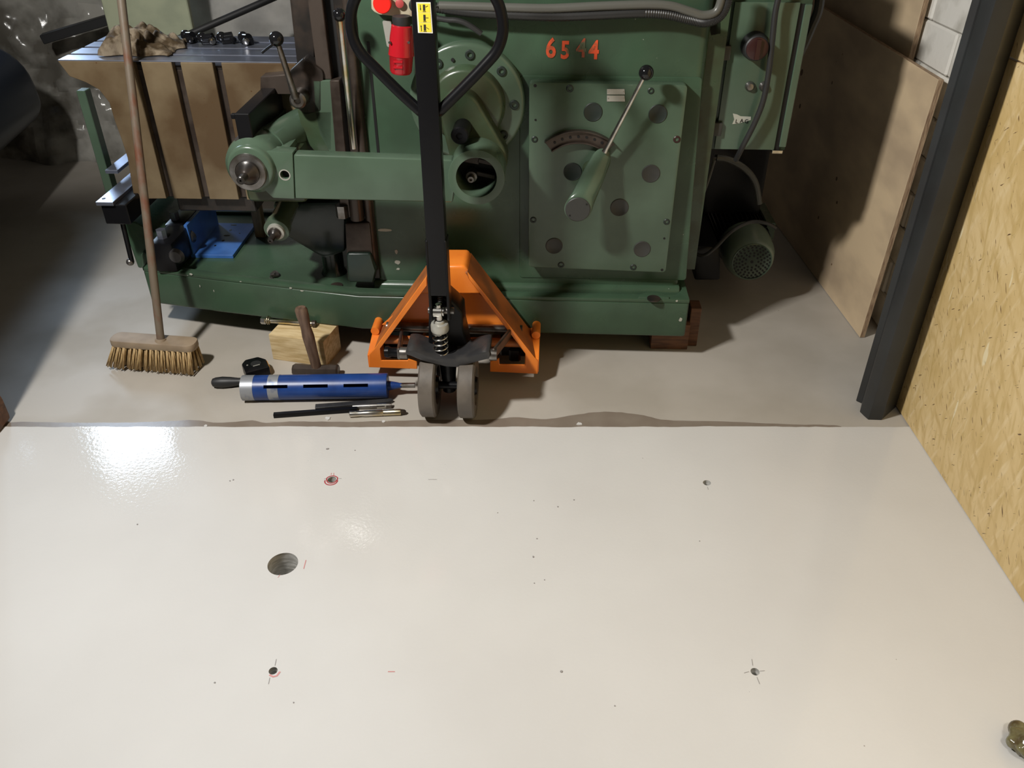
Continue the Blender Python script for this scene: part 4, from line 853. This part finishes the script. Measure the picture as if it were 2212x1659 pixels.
# label with three pictograms
q = xz(T, [(899, 5), (930, 5), (935, 72), (903, 71)], YHn-0.001)
bm = BM(); prism(bm, q, YHn-0.0012, YHn, 'XZ'); lb = obj('handle_label', bm, WHITE, P, label='white-edged yellow label with three lowering and lifting pictograms')
rows = [((901.5, 7.5), (928.5, 7.5), (929.5, 26.8), (903.2, 26.8)), ((903.3, 27.8), (929.7, 27.8), (931, 48.2), (904.6, 48)), ((904.8, 49), (931.2, 49.2), (932.5, 69.5), (906, 69))]
for i, rw in enumerate(rows):
    bm = BM(); prism(bm, xz(T, rw, YHn-0.0012), YHn-0.0018, YHn-0.001, 'XZ'); obj('yellow_panel', bm, YELLOW, lb)
Yl = YHn-0.0018
def mk(pts, m=BLACKM, nm='pictogram'):
    bm = BM(); prism(bm, xz(T, pts, Yl), Yl-0.0006, Yl+0.0002, 'XZ'); obj(nm, bm, m, lb)
for (u, v) in ((913.3, 10), (914.3, 31.8), (915, 53)):
    mk([(u, v), (u+4.6, v), (u+5.2, v+13), (u+0.6, v+13)]); mk([(u, v+14.3), (u+6.5, v+14.3), (u+6.5, v+15.4), (u, v+15.4)])
mk([(919, 14.6), (924, 12.0), (924.4, 12.8), (919.4, 15.5)]); mk([(920, 38), (925.2, 38), (925.2, 39), (920, 39)]); mk([(921, 59), (926.6, 62.3), (926.2, 63.2), (920.8, 60)])
mk([(907, 10.2), (908, 10.2), (908.6, 18.5), (909.6, 18.5), (908.2, 22.5), (906.6, 18.5), (907.4, 18.5)]); mk([(909.8, 67), (909.2, 57.5), (908, 57.5), (909.6, 54), (911.2, 57.5), (910.3, 57.5), (911, 67)])
# steering wheels
wz = 0.1; wy = -0.157
for (u0, u1) in ((901, 936), (986, 1022)):
    xa_ = T.py(u0, 858, wy-0.1).x; xb_ = T.py(u1, 858, wy-0.1).x
    bm = BM(); w_ = xb_-xa_; lathe(bm, (xa_, wy, wz), (xb_, wy, wz), [(0, 0.060), (0, 0.094), (0.005, 0.0995), (w_-0.005, 0.0995), (w_, 0.094), (w_, 0.060), (w_-0.008, 0.058), (w_-0.008, 0.02)], 56)
    wh = obj('steering_wheel', bm, TREAD, P, smooth=40)
    bm = BM(); lathe(bm, (xa_+0.002, wy, wz), (xb_+0.006, wy, wz), [(0, 0.058), (w_-0.01, 0.058), (w_-0.008, 0.03), (w_+0.002, 0.026), (w_+0.004, 0.012)], 32); obj('wheel_hub', bm, BLACK, wh)
xm = T.py(968, 840, wy-0.05).x-0.006
bm = BM(); lathe(bm, (xm, wy+0.02, 0.22), (xm, wy+0.02, 0.07), [(0, 0.03), (0.10, 0.022), (0.15, 0.02)], 24); obj('wheel_stem', bm, BLACK, P)
bm = BM(); cyl(bm, (xm-0.04, wy, wz), (xm+0.04, wy, wz), 0.012, seg=16); obj('wheel_axle', bm, BLACK, P)

# ================================================================== BROOM
g0 = W.pz(247, 797, 0.0); g1 = W.pz(432, 811, 0.0); ang = math.atan2(g1.y-g0.y, g1.x-g0.x); Lb = (g1-g0).length
BL = (g0+g1)/2+Vector((0.0, 0.02, 0)); B = root('push_broom', 'wooden push broom with straw bristles, its stick leaning back against the machine table', 'broom', BL, ang); FB = Frame(BL, ang)
hz = 0.104; hw = Lb/2-0.002
bm = BM(); prism(bm, rounded([(-hw, -0.024), (hw, -0.024), (hw, 0.040), (-hw, 0.040)], 0.028, 6), hz-0.022, hz+0.004, 'XY'); 
for v_ in bm.verts: v_.co.y += 0.008; v_.co.x *= 0.985
head = obj('broom_head', bm, BROOMW, B, 0.006, 2)
tm = []
for kk in range(3):
    bm = BM(); 
    n = 7; L0 = 0.076
    for st in range(9):
        a_ = random.uniform(0, 2*PI); q0_ = Vector((0.004*math.cos(a_), 0.004*math.sin(a_), 0)); q1_ = q0_*1.5+Vector((random.uniform(-.003, .003), random.uniform(-.003, .003), -L0-random.uniform(0, 0.004)))
        cyl(bm, q0_, q1_, 0.0028, 0.0022, seg=5)
    me = bpy.data.meshes.new('bristle_tuft'); bm.to_mesh(me); bm.free(); me.materials.append(BRISTLE); me.shade_smooth(); tm.append(me)
for i in range(15):
    for j in range(4):
        o = bpy.data.objects.new('bristle_tuft', random.choice(tm)); C.objects.link(o); o.parent = B
        fx = -hw+0.018+(2*hw-0.036)*i/14; o.location = (fx, -0.010+j*0.017, hz-0.020); o.rotation_euler = (R(-12+6*j+random.uniform(-2, 2)), R(20*(1-i/13)**1.3 if i < 13 else 0)+R(random.uniform(-3, 3)), 0)
s0 = FB.py(349, 742, 0.012); s0 = Vector((s0.x, 0.012, hz+0.0))
te = W.py(277, 128, 2.578); te = Vector((te.x, te.y, te.z))
loc_te = Matrix.Rotation(-ang, 3, 'Z')@(te-BL); dr = (loc_te-s0).normalized(); en = s0+dr*1.42
bm = BM(); lathe(bm, s0-dr*0.01, en, [(0, 0.0125), (0.25, 0.0132), (0.8, 0.0125), (1.42, 0.0125)], 16); obj('broom_stick', bm, STICK, B)
bm = BM(); lathe(bm, s0-dr*0.004, s0+dr*0.03, [(0, 0.02), (0.012, 0.017)], 18); obj('stick_socket', bm, BROOMW, B)

# ================================================================== TOOLS ON THE FLOOR
# sledge hammer standing on its head
a = W.pz(632, 820, 0.0); b = W.pz(731, 822, 0.0); ang = math.atan2(b.y-a.y, b.x-a.x); cc = (a+b)/2+Vector((0, 0.024, 0)); hl = (b-a).length/2
S = root('hammer', 'short-handled sledge hammer standing upright on its rusty head', 'hammer', cc, ang)
bm = BM(); lathe(bm, (-hl, 0, 0.022), (hl, 0, 0.022), [(0, 0.018), (0.006, 0.0225), (0.03, 0.0225), (0.05, 0.020), (2*hl-0.05, 0.020), (2*hl-0.03, 0.0225), (2*hl-0.006, 0.0225), (2*hl, 0.018)], 8); obj('hammer_head', bm, BROWNSTEEL, S, 0.001, 1, smooth=20)
FH = Frame(cc, ang); tp = FH.py(649, 664, 0.0)
d_ = Vector((tp.x-0.002, 0, tp.z-0.03)); ln = d_.length
bm = BM(); lathe(bm, (0.004, 0, 0.03), (tp.x, 0, tp.z), [(0, 0.0165), (0.04, 0.0168), (0.09, 0.0182), (0.125, 0.0195), (0.155, 0.0165), (ln-0.06, 0.0170), (ln-0.03, 0.0200), (ln-0.008, 0.0200), (ln, 0.0160)], 20, flat=0.85); obj('hammer_handle', bm, WOODH, S)
# blue core drill bit
zc = 0.040
a = W.pz(528, 867, 0.0); b = W.pz(838, 862, 0.0)
K = root('core_drill_bit', 'long blue diamond core drill bit lying on the floor left of the truck wheels', 'drill bit', (a+b)/2+Vector((0, 0.017, 0)), math.atan2(b.y-a.y, b.x-a.x)); Lk = (b-a).length/2
slotpx = ((570, 622), (656, 709), (743, 796)); FK = Frame(K.location, K.rotation_euler.z)
slots = [(FK.py(u0, 839, -zc*0.75).x, FK.py(u1, 839, -zc*0.75).x) for u0, u1 in slotpx]
bm = BM(); seg = 48; xs_ = [-Lk, -Lk+0.02]
for s0_, s1_ in slots: xs_ += [s0_, s1_]
xs_ += [Lk-0.002, Lk]; xs_ = sorted(xs_)
ra = math.atan2(0.72, -0.69)  # slot direction, up and to the front
def ringpts(x, r): return [Vector((x, r*math.cos(2*PI*j/seg), zc+r*math.sin(2*PI*j/seg))) for j in range(seg)]
js = int(round((ra % (2*PI))/(2*PI)*seg))
for rr, flip in ((zc, False), (zc-0.003, True)):
    L_ = [[bm.verts.new(p) for p in ringpts(x, rr)] for x in xs_]
    for i in range(len(xs_)-1):
        insl = any(abs(xs_[i]-s[0]) < 1e-6 for s in slots)
        for j in range(seg):
            if insl and j in (js, js+1): continue
            fv = (L_[i][j], L_[i][(j+1) % seg], L_[i+1][(j+1) % seg], L_[i+1][j]); bm.faces.new(fv if not flip else tuple(reversed(fv)))
    if rr == zc: outer = L_
    else:
        for e_ in (0, -1):
            for j in range(seg): bm.faces.new((outer[e_][j], outer[e_][(j+1) % seg], L_[e_][(j+1) % seg], L_[e_][j]))
bmesh.ops.recalc_face_normals(bm, faces=bm.faces)
core = obj('core_barrel', bm, BLUE, K, smooth=40)
for (u0, u1, m_, nm) in ((527, 544, WORN, 'cutting_rim'), (576, 599, WORN, 'worn_band')):
    x0_ = -Lk-0.001 if nm == 'cutting_rim' else FK.py(u0, 845, -zc).x; x1_ = FK.py(u1, 845, -zc).x
    bm = BM(); rings(bm, [ringpts(x0_, zc+0.0006), ringpts(x1_, zc+0.0006)], cap=False)
    if nm == 'worn_band':
        bm.faces.ensure_lookup_table(); bmesh.ops.delete(bm, geom=[bm.faces[js], bm.faces[js+1]], context='FACES')
    obj(nm, bm, m_, core)
bm = BM(); lathe(bm, (Lk, 0, zc), (Lk+1, 0, zc), [(-0.001, zc), (0.001, zc*0.98), (0.002, 0.012)], 40, cap=True); obj('end_disc', bm, BLUE, K)
bm = BM(); lathe(bm, (Lk, 0, zc), (Lk+1, 0, zc), [(0, 0.016), (0.012, 0.014), (0.030, 0.011), (0.045, 0.007)], 20); obj('shank', bm, BLUE, K)
bm = BM(); box(bm, Lk+0.04, FK.py(897, 839, -0.005).x, -0.0065, 0.0065, zc-0.0065, zc+0.0065); obj('square_shank', bm, STEEL, K, 0.001, 1)
# file
a = W.pz(457, 832, 0.012); b = W.pz(538, 836, 0.012)
Kf = root('file', 'hand file with a black plastic handle behind the blue core bit', 'file', (a.x, a.y+0.005, 0), R(4))
bm = BM(); lathe(bm, (0, 0, 0.0185), (1, 0, 0.0185), [(0, 0.006), (0.004, 0.013), (0.014, 0.0165), (0.035, 0.0185), (0.06, 0.0165), (0.085, 0.0125), (0.105, 0.0115), (0.114, 0.014), (0.120, 0.0155), (0.122, 0.012)], 24); obj('file_handle', bm, BLACKM, Kf)
bm = BM(); box(bm, 0.12, 0.145, -0.004, 0.004, 0.016, 0.021); box(bm, 0.14, 0.27, -0.0025, 0.0025, 0.006, 0.026); obj('file_blade', bm, STEEL, Kf, 0.0006, 1)
# tape measure
p = W.pz(546, 822, 0.0); Kt = root('tape_measure', 'black tape measure with an amber side lying on the floor by the wood block', 'tape measure', (p.x+0.005, p.y+0.045, 0), R(28))
bm = BM(); prism(bm, [(1.18*a_, 1.18*b_) for a_, b_ in rounded([(-0.036, -0.034), (0.030, -0.034), (0.0315, 0.012), (0.014, 0.036), (-0.022, 0.036), (-0.036, 0.018)], 0.005)], 0.001, 0.036, 'XY'); tmb = obj('tape_case', bm, BLACK, Kt, 0.005, 2)
bm = BM(); prism(bm, [(0.0345, -0.030), (0.0375, -0.030), (0.0385, 0.010), (0.0355, 0.010)], 0.004, 0.033, 'XY'); obj('amber_side', bm, ORTAPE, tmb, 0.001, 1)
bm = BM(); cyl(bm, (0.0, 0.0, 0.036), (0, 0, 0.038), 0.017); obj('case_badge', bm, BLACKM, tmb); bm = BM(); box(bm, -0.012, 0.010, -0.015, -0.011, 0.037, 0.0385); obj('badge_line', bm, ALU, tmb)
bm = BM(); cyl(bm, (-0.027, 0.004, 0.036), (-0.027, 0.004, 0.0372), 0.003, seg=10); obj('case_screw', bm, ALU, tmb)
# bars and anchor in front
def bar(name, a, b, wd, ht, m, label, cat, z0=0.0005, bevel=0.001, group=None):
    a = W.pz(*a, 0); b = W.pz(*b, 0); c = (a+b)/2; an = math.atan2(b.y-a.y, b.x-a.x); L_ = (b-a).length
    bm = BM(); box(bm, -L_/2, L_/2, -wd/2, wd/2, z0, z0+ht); return tag(obj(name, bm, m, None, bevel, 2, loc=(c.x, c.y, 0), rz=an), label, cat), L_
bar('steel_bar', (592, 901), (772, 888), 0.015, 0.013, BLACK, 'slim black steel bar, the leftmost and lowest of the bars on the floor', 'bar')
a = W.pz(682, 884, 0); b = W.pz(850, 870, 0); an = math.atan2(b.y-a.y, b.x-a.x); L_ = (b-a).length; c = (a+b)/2
bm = BM(); prism(bm, [(-L_/2, -0.011), (L_/2-0.012, -0.009), (L_/2, 0.000), (L_/2-0.006, 0.008), (-L_/2, 0.011)], 0.0005, 0.013, 'XY'); ob = obj('lathe_tool', bm, CASTBLK, None, 0.0012, 1, loc=(c.x, c.y, 0), rz=an); tag(ob, 'wider black lathe tool with a pointed end, right in front of the blue bit', 'tool')
a = W.pz(762, 886, 0); b = W.pz(846, 883, 0); an = math.atan2(b.y-a.y, b.x-a.x); L_ = (b-a).length; c = (a+b)/2
q_ = root('drill_sleeve', 'short dull silver sleeve between the lathe tool and the gold anchor', 'sleeve', (c.x, c.y+0.006, 0), an)
bm = BM(); lathe(bm, (-L_/2, 0, 0.009), (L_/2, 0, 0.009), [(0, 0.006), (0.04, 0.008), (L_*0.55, 0.0085), (L_, 0.0085)], 18); obj('sleeve_body', bm, STEEL, q_)
bm = BM(); lathe(bm, (L_/2-0.045, 0, 0.009), (L_/2-0.015, 0, 0.009), [(0, 0.009), (0.028, 0.009)], 18); obj('bright_collar', bm, BRIGHT, q_)
a = W.pz(755, 902, 0); b = W.pz(874, 897, 0); an = math.atan2(b.y-a.y, b.x-a.x); L_ = (b-a).length; c = (a+b)/2
q_ = root('expansion_anchor', 'short brassy expansion anchor, nearest the truck wheels among the loose tools', 'anchor', (c.x, c.y+0.004, 0), an)
bm = BM(); lathe(bm, (-L_/2, 0, 0.0105), (L_/2, 0, 0.0105), [(0, 0.008), (0.002, 0.010), (0.02, 0.0095), (0.035, 0.0085), (0.05, 0.0100), (L_*0.6, 0.0100), (L_*0.61, 0.009), (L_*0.62, 0.010), (L_-0.012, 0.010), (L_-0.010, 0.008)], 20); obj('anchor_sleeve', bm, ZINC, q_)
bm = BM(); lathe(bm, (L_/2-0.011, 0, 0.0105), (L_/2+0.012, 0, 0.0105), [(0, 0.009), (0.012, 0.007), (0.016, 0.003)], 12); obj('anchor_tip', bm, BROWNSTEEL, q_)
# long bolt lying on the pale block
pz_ = 0.0985+0.011
a = W.pz(568, 693, pz_); b = W.pz(676, 700, pz_); an = math.atan2(b.y-a.y, b.x-a.x); L_ = (b-a).length
q_ = root('long_bolt', 'long zinc bolt with nut and washer lying on the pale wood block', 'bolt', (a.x, a.y, 0.0985), an)
bm = BM(); lathe(bm, (0, 0, 0.0125), (1, 0, 0.0125), [(0, 0.007), (0.012, 0.0075), (L_*0.55, 0.0075), (L_*0.56, 0.0085), (L_*0.9, 0.0085), (L_, 0.0078)], 16); sh = obj('bolt_shank', bm, ZINC, q_)
bm = BM(); lathe(bm, (-0.006, 0, 0.0125), (0.012, 0, 0.0125), [(0, 0.0115), (0.002, 0.0128), (0.016, 0.0128), (0.018, 0.0115)], 6); obj('bolt_nut', bm, BRIGHT, q_, smooth=20)
bm = BM(); cyl(bm, (0.0185, 0, 0.0155), (0.021, 0, 0.0155), 0.0155, seg=26); cyl(bm, (0.024, 0, 0.0145), (0.026, 0, 0.0145), 0.014, seg=26); obj('bolt_washer', bm, ZINC, q_)
bm = BM(); cyl(bm, (L_-0.002, 0, 0.0125), (L_+0.010, 0, 0.0125), 0.0115, seg=14); obj('bolt_end', bm, BROWNSTEEL, q_)

# ---- things lying on the machine base
F0 = F
def onto(u, v, z): 
    p = F0.pz(u, v, z); return Vector(ML)+Matrix.Rotation(MR, 3, 'Z')@p
zbp = ZT-0.012
pA = F.pz(413, 557, zbp+0.012); pB = F.pz(505, 559, zbp+0.012); pC = F.pz(547, 489, zbp+0.012)
A_ = root('angle_plate', 'blue painted steel angle plate lying on the green machine base', 'angle plate', onto(413, 557, zbp), MR)
wA = pB.x-pA.x; dA = pC.y-pB.y
bm = BM(); box(bm, 0, wA, 0, dA, 0, 0.013); ap = obj('flat_leg', bm, BLUEP, A_, 0.001, 1)
bm = BM(); zu = F.py(410, 493, pA.y).z-zbp; box(bm, 0, 0.012, 0, dA*0.96, 0.012, zu); obj('upright_leg', bm, BLUEP, A_, 0.001, 1)
for (u, v, rx, ry) in ((507, 492, .012, .004), (500, 503, .005, .005), (492, 515, .012, .004), (484, 526, .005, .005), (467, 537, .004, .004), (520, 510, .003, .003)):
    q = F.pz(u, v, zbp+0.013); x_, y_ = q.x-pA.x, q.y-pA.y; bm = BM(); prism(bm, [(x_+rx*math.cos(t), y_+ry*1.4*math.sin(t)) for t in [2*PI*i/16 for i in range(16)]], 0.0125, 0.0135, 'XY'); obj('plate_hole', bm, GAP, ap)
# tan wooden bar under the housing
p0_ = onto(563, 514, zbp); o = root('wooden_bar', 'tan wooden bar standing on the machine base under the feed housing', 'wood bar', p0_, MR)
bm = BM(); box(bm, -0.020, 0.018, 0, 0.03, 0, 0.235); obj('bar_body', bm, BRASS, o, 0.003, 1)
# metal scraps on the base
for (u, v, s, l_) in ((593, 597, 0.016, 'small crumpled metal scrap on the front of the green base'), (586, 606, 0.010, 'tiny bent shaving beside the larger scrap on the green base')):
    p = onto(u, v, ZT-0.011); bm = BM(); bmesh.ops.create_icosphere(bm, subdivisions=2, radius=s)
    for v_ in bm.verts:
        v_.co *= 1+0.6*noise.noise(v_.co*120+Vector((u, 0, 0))); v_.co.z = v_.co.z*0.6+s*0.5
        v_.co.z = max(v_.co.z, 0)
    o = obj('metal_scrap', bm, STEEL, None, 0, smooth=10, loc=(p.x, p.y, ZT-0.011)); tag(o, l_, 'scrap')

# ---- things on the table
ztt = F.py(300, 131, YT).z
# rag
p = onto(318, 106, ztt); bm = BM(); nx, ny = 60, 44
random.seed(3)
grid = {}
ra_w = onto(398, 112, ztt).x-onto(248, 112, ztt).x; sx_ = ra_w/2
for i in range(nx+1):
    for j in range(ny+1):
        a_ = i/nx*2-1; b_ = j/ny*2-1; r_ = math.sqrt(a_*a_+b_*b_)
        x_ = a_*sx_*1.02; y_ = b_*0.10
        edge_ = max(0.0, 1-abs(a_)**3)*max(0, 1-abs(b_)**3)
        bias = 1.25 if a_ < 0.2 else 1.25-1.0*(a_-0.2)
        hgt = 0.056*edge_**0.36*bias*(0.75+0.5*noise.noise(Vector((a_*1.7, b_*1.7, 2.2))))
        fold = abs(noise.noise(Vector((a_*2.2+b_*1.6, b_*3.0, 5))))*0.045+abs(noise.noise(Vector((a_*4.5, b_*4+a_*3, 9))))*0.014
        x_ += 0.03*noise.noise(Vector((a_*2, b_*2, 11))); y_ += 0.03*noise.noise(Vector((a_*2, b_*2, 17)))
        grid[i, j] = bm.verts.new((x_, y_, max(0.003, hgt+(fold-0.016)*edge_**0.5+0.004)))
for i in range(nx):
    for j in range(ny): bm.faces.new((grid[i, j], grid[i+1, j], grid[i+1, j+1], grid[i, j+1]))
ge = bmesh.ops.solidify(bm, geom=bm.faces[:], thickness=0.002)
o = obj('shop_rag', bm, RAG, None, 0, smooth=70, loc=(p.x-0.005, p.y, ztt-0.001), rz=MR); tag(o, 'crumpled brown shop rag lying on the machine table behind the broomstick', 'rag')
# black clamps
cl_px = ((412, 92), (452, 96), (494, 94), (534, 96))
lab = ['black clamping stud nearest the rag on the machine table', 'second black clamping stud from the rag, with a bright nut', 'third black clamping stud from the rag on the table', 'black clamping stud farthest from the rag on the table']
for i, (u, v) in enumerate(cl_px):
    p = onto(u, v, ztt); cr = root('table_clamp', lab[i], 'clamp', p, MR+R((-20, 10, 25, -30)[i]), group='black clamping studs on the machine table')
    bm = BM(); prism(bm, rounded([(-0.022, -0.010), (0.018, -0.012), (0.024, 0.010), (-0.018, 0.014)], 0.004), 0, 0.018+0.004*(i % 2), 'XY'); obj('clamp_foot', bm, BLACKG, cr, 0.003, 1)
    bm = BM(); cyl(bm, (-0.02, 0.004, 0.018), (0.016, -0.004, 0.022), 0.014, seg=12); ball(bm, (-0.018, 0.004, 0.020), 0.017, 12); obj('clamp_screw', bm, BLACKG, cr)
    bm = BM(); lathe(bm, (0.012, -0.012, 0.014), (0.018, -0.022, 0.012), [(0, 0.011), (0.010, 0.010), (0.012, 0.006)], 10); obj('clamp_nut', bm, BRIGHT if i in (1, 3) else BLACKG, cr)

# ================================================================== BACKGROUND, LEFT
# crumpled clear plastic over a stack behind the machine
def sheetmesh(name, x0, x1, y0, ytop, ztop, m, label, seed, nx=90, nz=60, amp=0.09, cat='plastic sheet'):
    bm = BM(); g = {}
    for i in range(nx+1):
        for j in range(nz+1):
            s = i/nx; t = j/nz; x = x0+(x1-x0)*s
            if t < 0.7: z = ztop*t/0.7; y = y0+(ytop-y0)*0.25*(t/0.7)
            else: z = ztop+0.03*math.sin((t-0.7)*8); y = y0+(ytop-y0)*(0.25+0.75*(t-0.7)/0.3)
            q = Vector((x*2.2, z*2.2+seed, y*1.5)); nn = noise.noise(q)+0.5*noise.noise(q*2.3)+0.35*abs(noise.noise(q*5))
            y += -amp*nn*1.2; z = max(0.0, z+amp*0.6*nn*(1 if t > 0.1 else 0)); g[i, j] = bm.verts.new((x-x0, y-y0, z))
    for i in range(nx):
        for j in range(nz): bm.faces.new((g[i, j], g[i+1, j], g[i+1, j+1], g[i, j+1]))
    bmesh.ops.solidify(bm, geom=bm.faces[:], thickness=0.001)
    o = obj(name, bm, m, None, 0, smooth=25, loc=(x0, y0, 0)); return tag(o, label, cat)
sheetmesh('plastic_sheet', -3.3, -1.62, 4.35, 5.0, 0.95, PLASTIC, 'crumpled clear plastic sheet over a stack at the far left, behind the table', 3.0)
sheetmesh('plastic_sheet', -1.60, -0.35, 3.9, 4.5, 1.05, WPLASTIC, 'milky plastic sheet behind the machine table, right of the grey-green board', 8.0, amp=0.05)
a = W.py(236, 72, 3.95); b = W.py(418, 72, 3.95)
bm = BM(); box(bm, a.x, b.x, 3.75, 3.79, 0.5, 1.35); 
for v_ in bm.verts: v_.co -= Vector((a.x, 3.75, 0.5))
a2 = W.py(236, 72, 3.75); b2 = W.py(418, 72, 3.75)
bm = BM(); box(bm, 0, b2.x-a2.x, 0, 0.03, 0.0, 1.35-0.0); o = obj('green_board', bm, CABG, None, 0.004, 1, loc=(a2.x, 3.75, 0.0)); tag(o, 'flat grey-green board standing upright behind the machine table', 'board')
p0_ = W.py(405, 76, 3.55); p1_ = W.py(575, 2, 3.70); d_ = p1_-p0_
bm = BM(); cyl(bm, d_*-0.6-Vector((0, 0, 0)), d_*1.5, 0.014, seg=12); o = obj('leaning_rod', bm, BLACKM, None, loc=p0_); tag(o, 'thin dark rod slanting across the milky plastic sheet', 'rod')
p0_ = W.py(95, 88, 4.28); p1_ = W.py(250, 42, 4.36); d_ = p1_-p0_
bm = BM(); M3 = d_.to_track_quat('X', 'Z').to_matrix().to_4x4(); box(bm, 0, d_.length, -0.03, 0.03, -0.012, 0.03, M3); o = obj('dark_lath', bm, BLACKM, None, 0.003, 1, loc=p0_); tag(o, 'dark lath sloping over the clear plastic at the far left', 'lath')
# navy machine at the far left
Nv = root('navy_machine', 'dark navy rounded machine at the left edge, standing in deep shadow', 'machine', (-2.66, 3.05, 0), R(8))
bm = BM(); prism(bm, rounded([(-0.6, 0.36), (0.48, 0.31), (0.60, 0.40), (0.58, 0.62), (0.36, 0.76), (-0.6, 0.80)], 0.10, 5), -0.25, 0.8, 'XZ'); obj('machine_body', bm, NAVY, Nv, 0.05, 4, smooth=60)
bm = BM(); box(bm, -0.5, 0.2, -0.1, 0.7, 0, 0.36); obj('machine_foot', bm, BLACK, Nv, 0.01, 1)
bm = BM(); cyl(bm, (0.0, -0.24, 0.70), (0.0, -0.28, 0.70), 0.03); obj('red_knob', bm, REDD, Nv)
bm = BM(); tube(bm, [(0.1, -0.30, 0.6), (0.35, -0.34, 0.75), (0.42, -0.30, 0.82), (0.35, -0.1, 0.92)], 0.05, 12); obj('black_hose', bm, BLACK, Nv)
# tall cupboard beyond the left edge that shades the floor, and its wooden foot
Cb = root('tool_cupboard', 'tall dark cupboard beyond the left edge, only its rounded wooden foot in view', 'cupboard', (-1.56, 2.0, 0), 0)
bm = BM(); box(bm, -0.75, 0.022, -0.36, 0.0, 0.10, 1.62); obj('cupboard_body', bm, NAVY, Cb, 0.004, 1)
bm = BM(); box(bm, -0.12, 0.026, -0.06, 0.04, 0.0, 0.10); obj('wooden_foot', bm, WOODR, Cb, 0.022, 3)
# olive lump at the right bottom corner
p = W.pz(2202, 1634, 0.003); bm = BM(); bmesh.ops.create_icosphere(bm, subdivisions=4, radius=0.031)
for v_ in bm.verts:
    n_ = noise.noise(v_.co*40)+0.5*noise.noise(v_.co*90); v_.co *= 1+0.35*n_; v_.co.z = max(v_.co.z*0.8+0.022, 0.0)
bmesh.ops.create_icosphere(bm, subdivisions=3, radius=0.018, matrix=Matrix.Translation((0.0, 0.032, 0.022)))
o = obj('plastic_lump', bm, OLIVE, None, 0, smooth=40, loc=(p.x+0.012, p.y+0.012, 0.003)); tag(o, 'crumpled olive plastic wrapper on the epoxy floor at the lower right corner', 'wrapper')
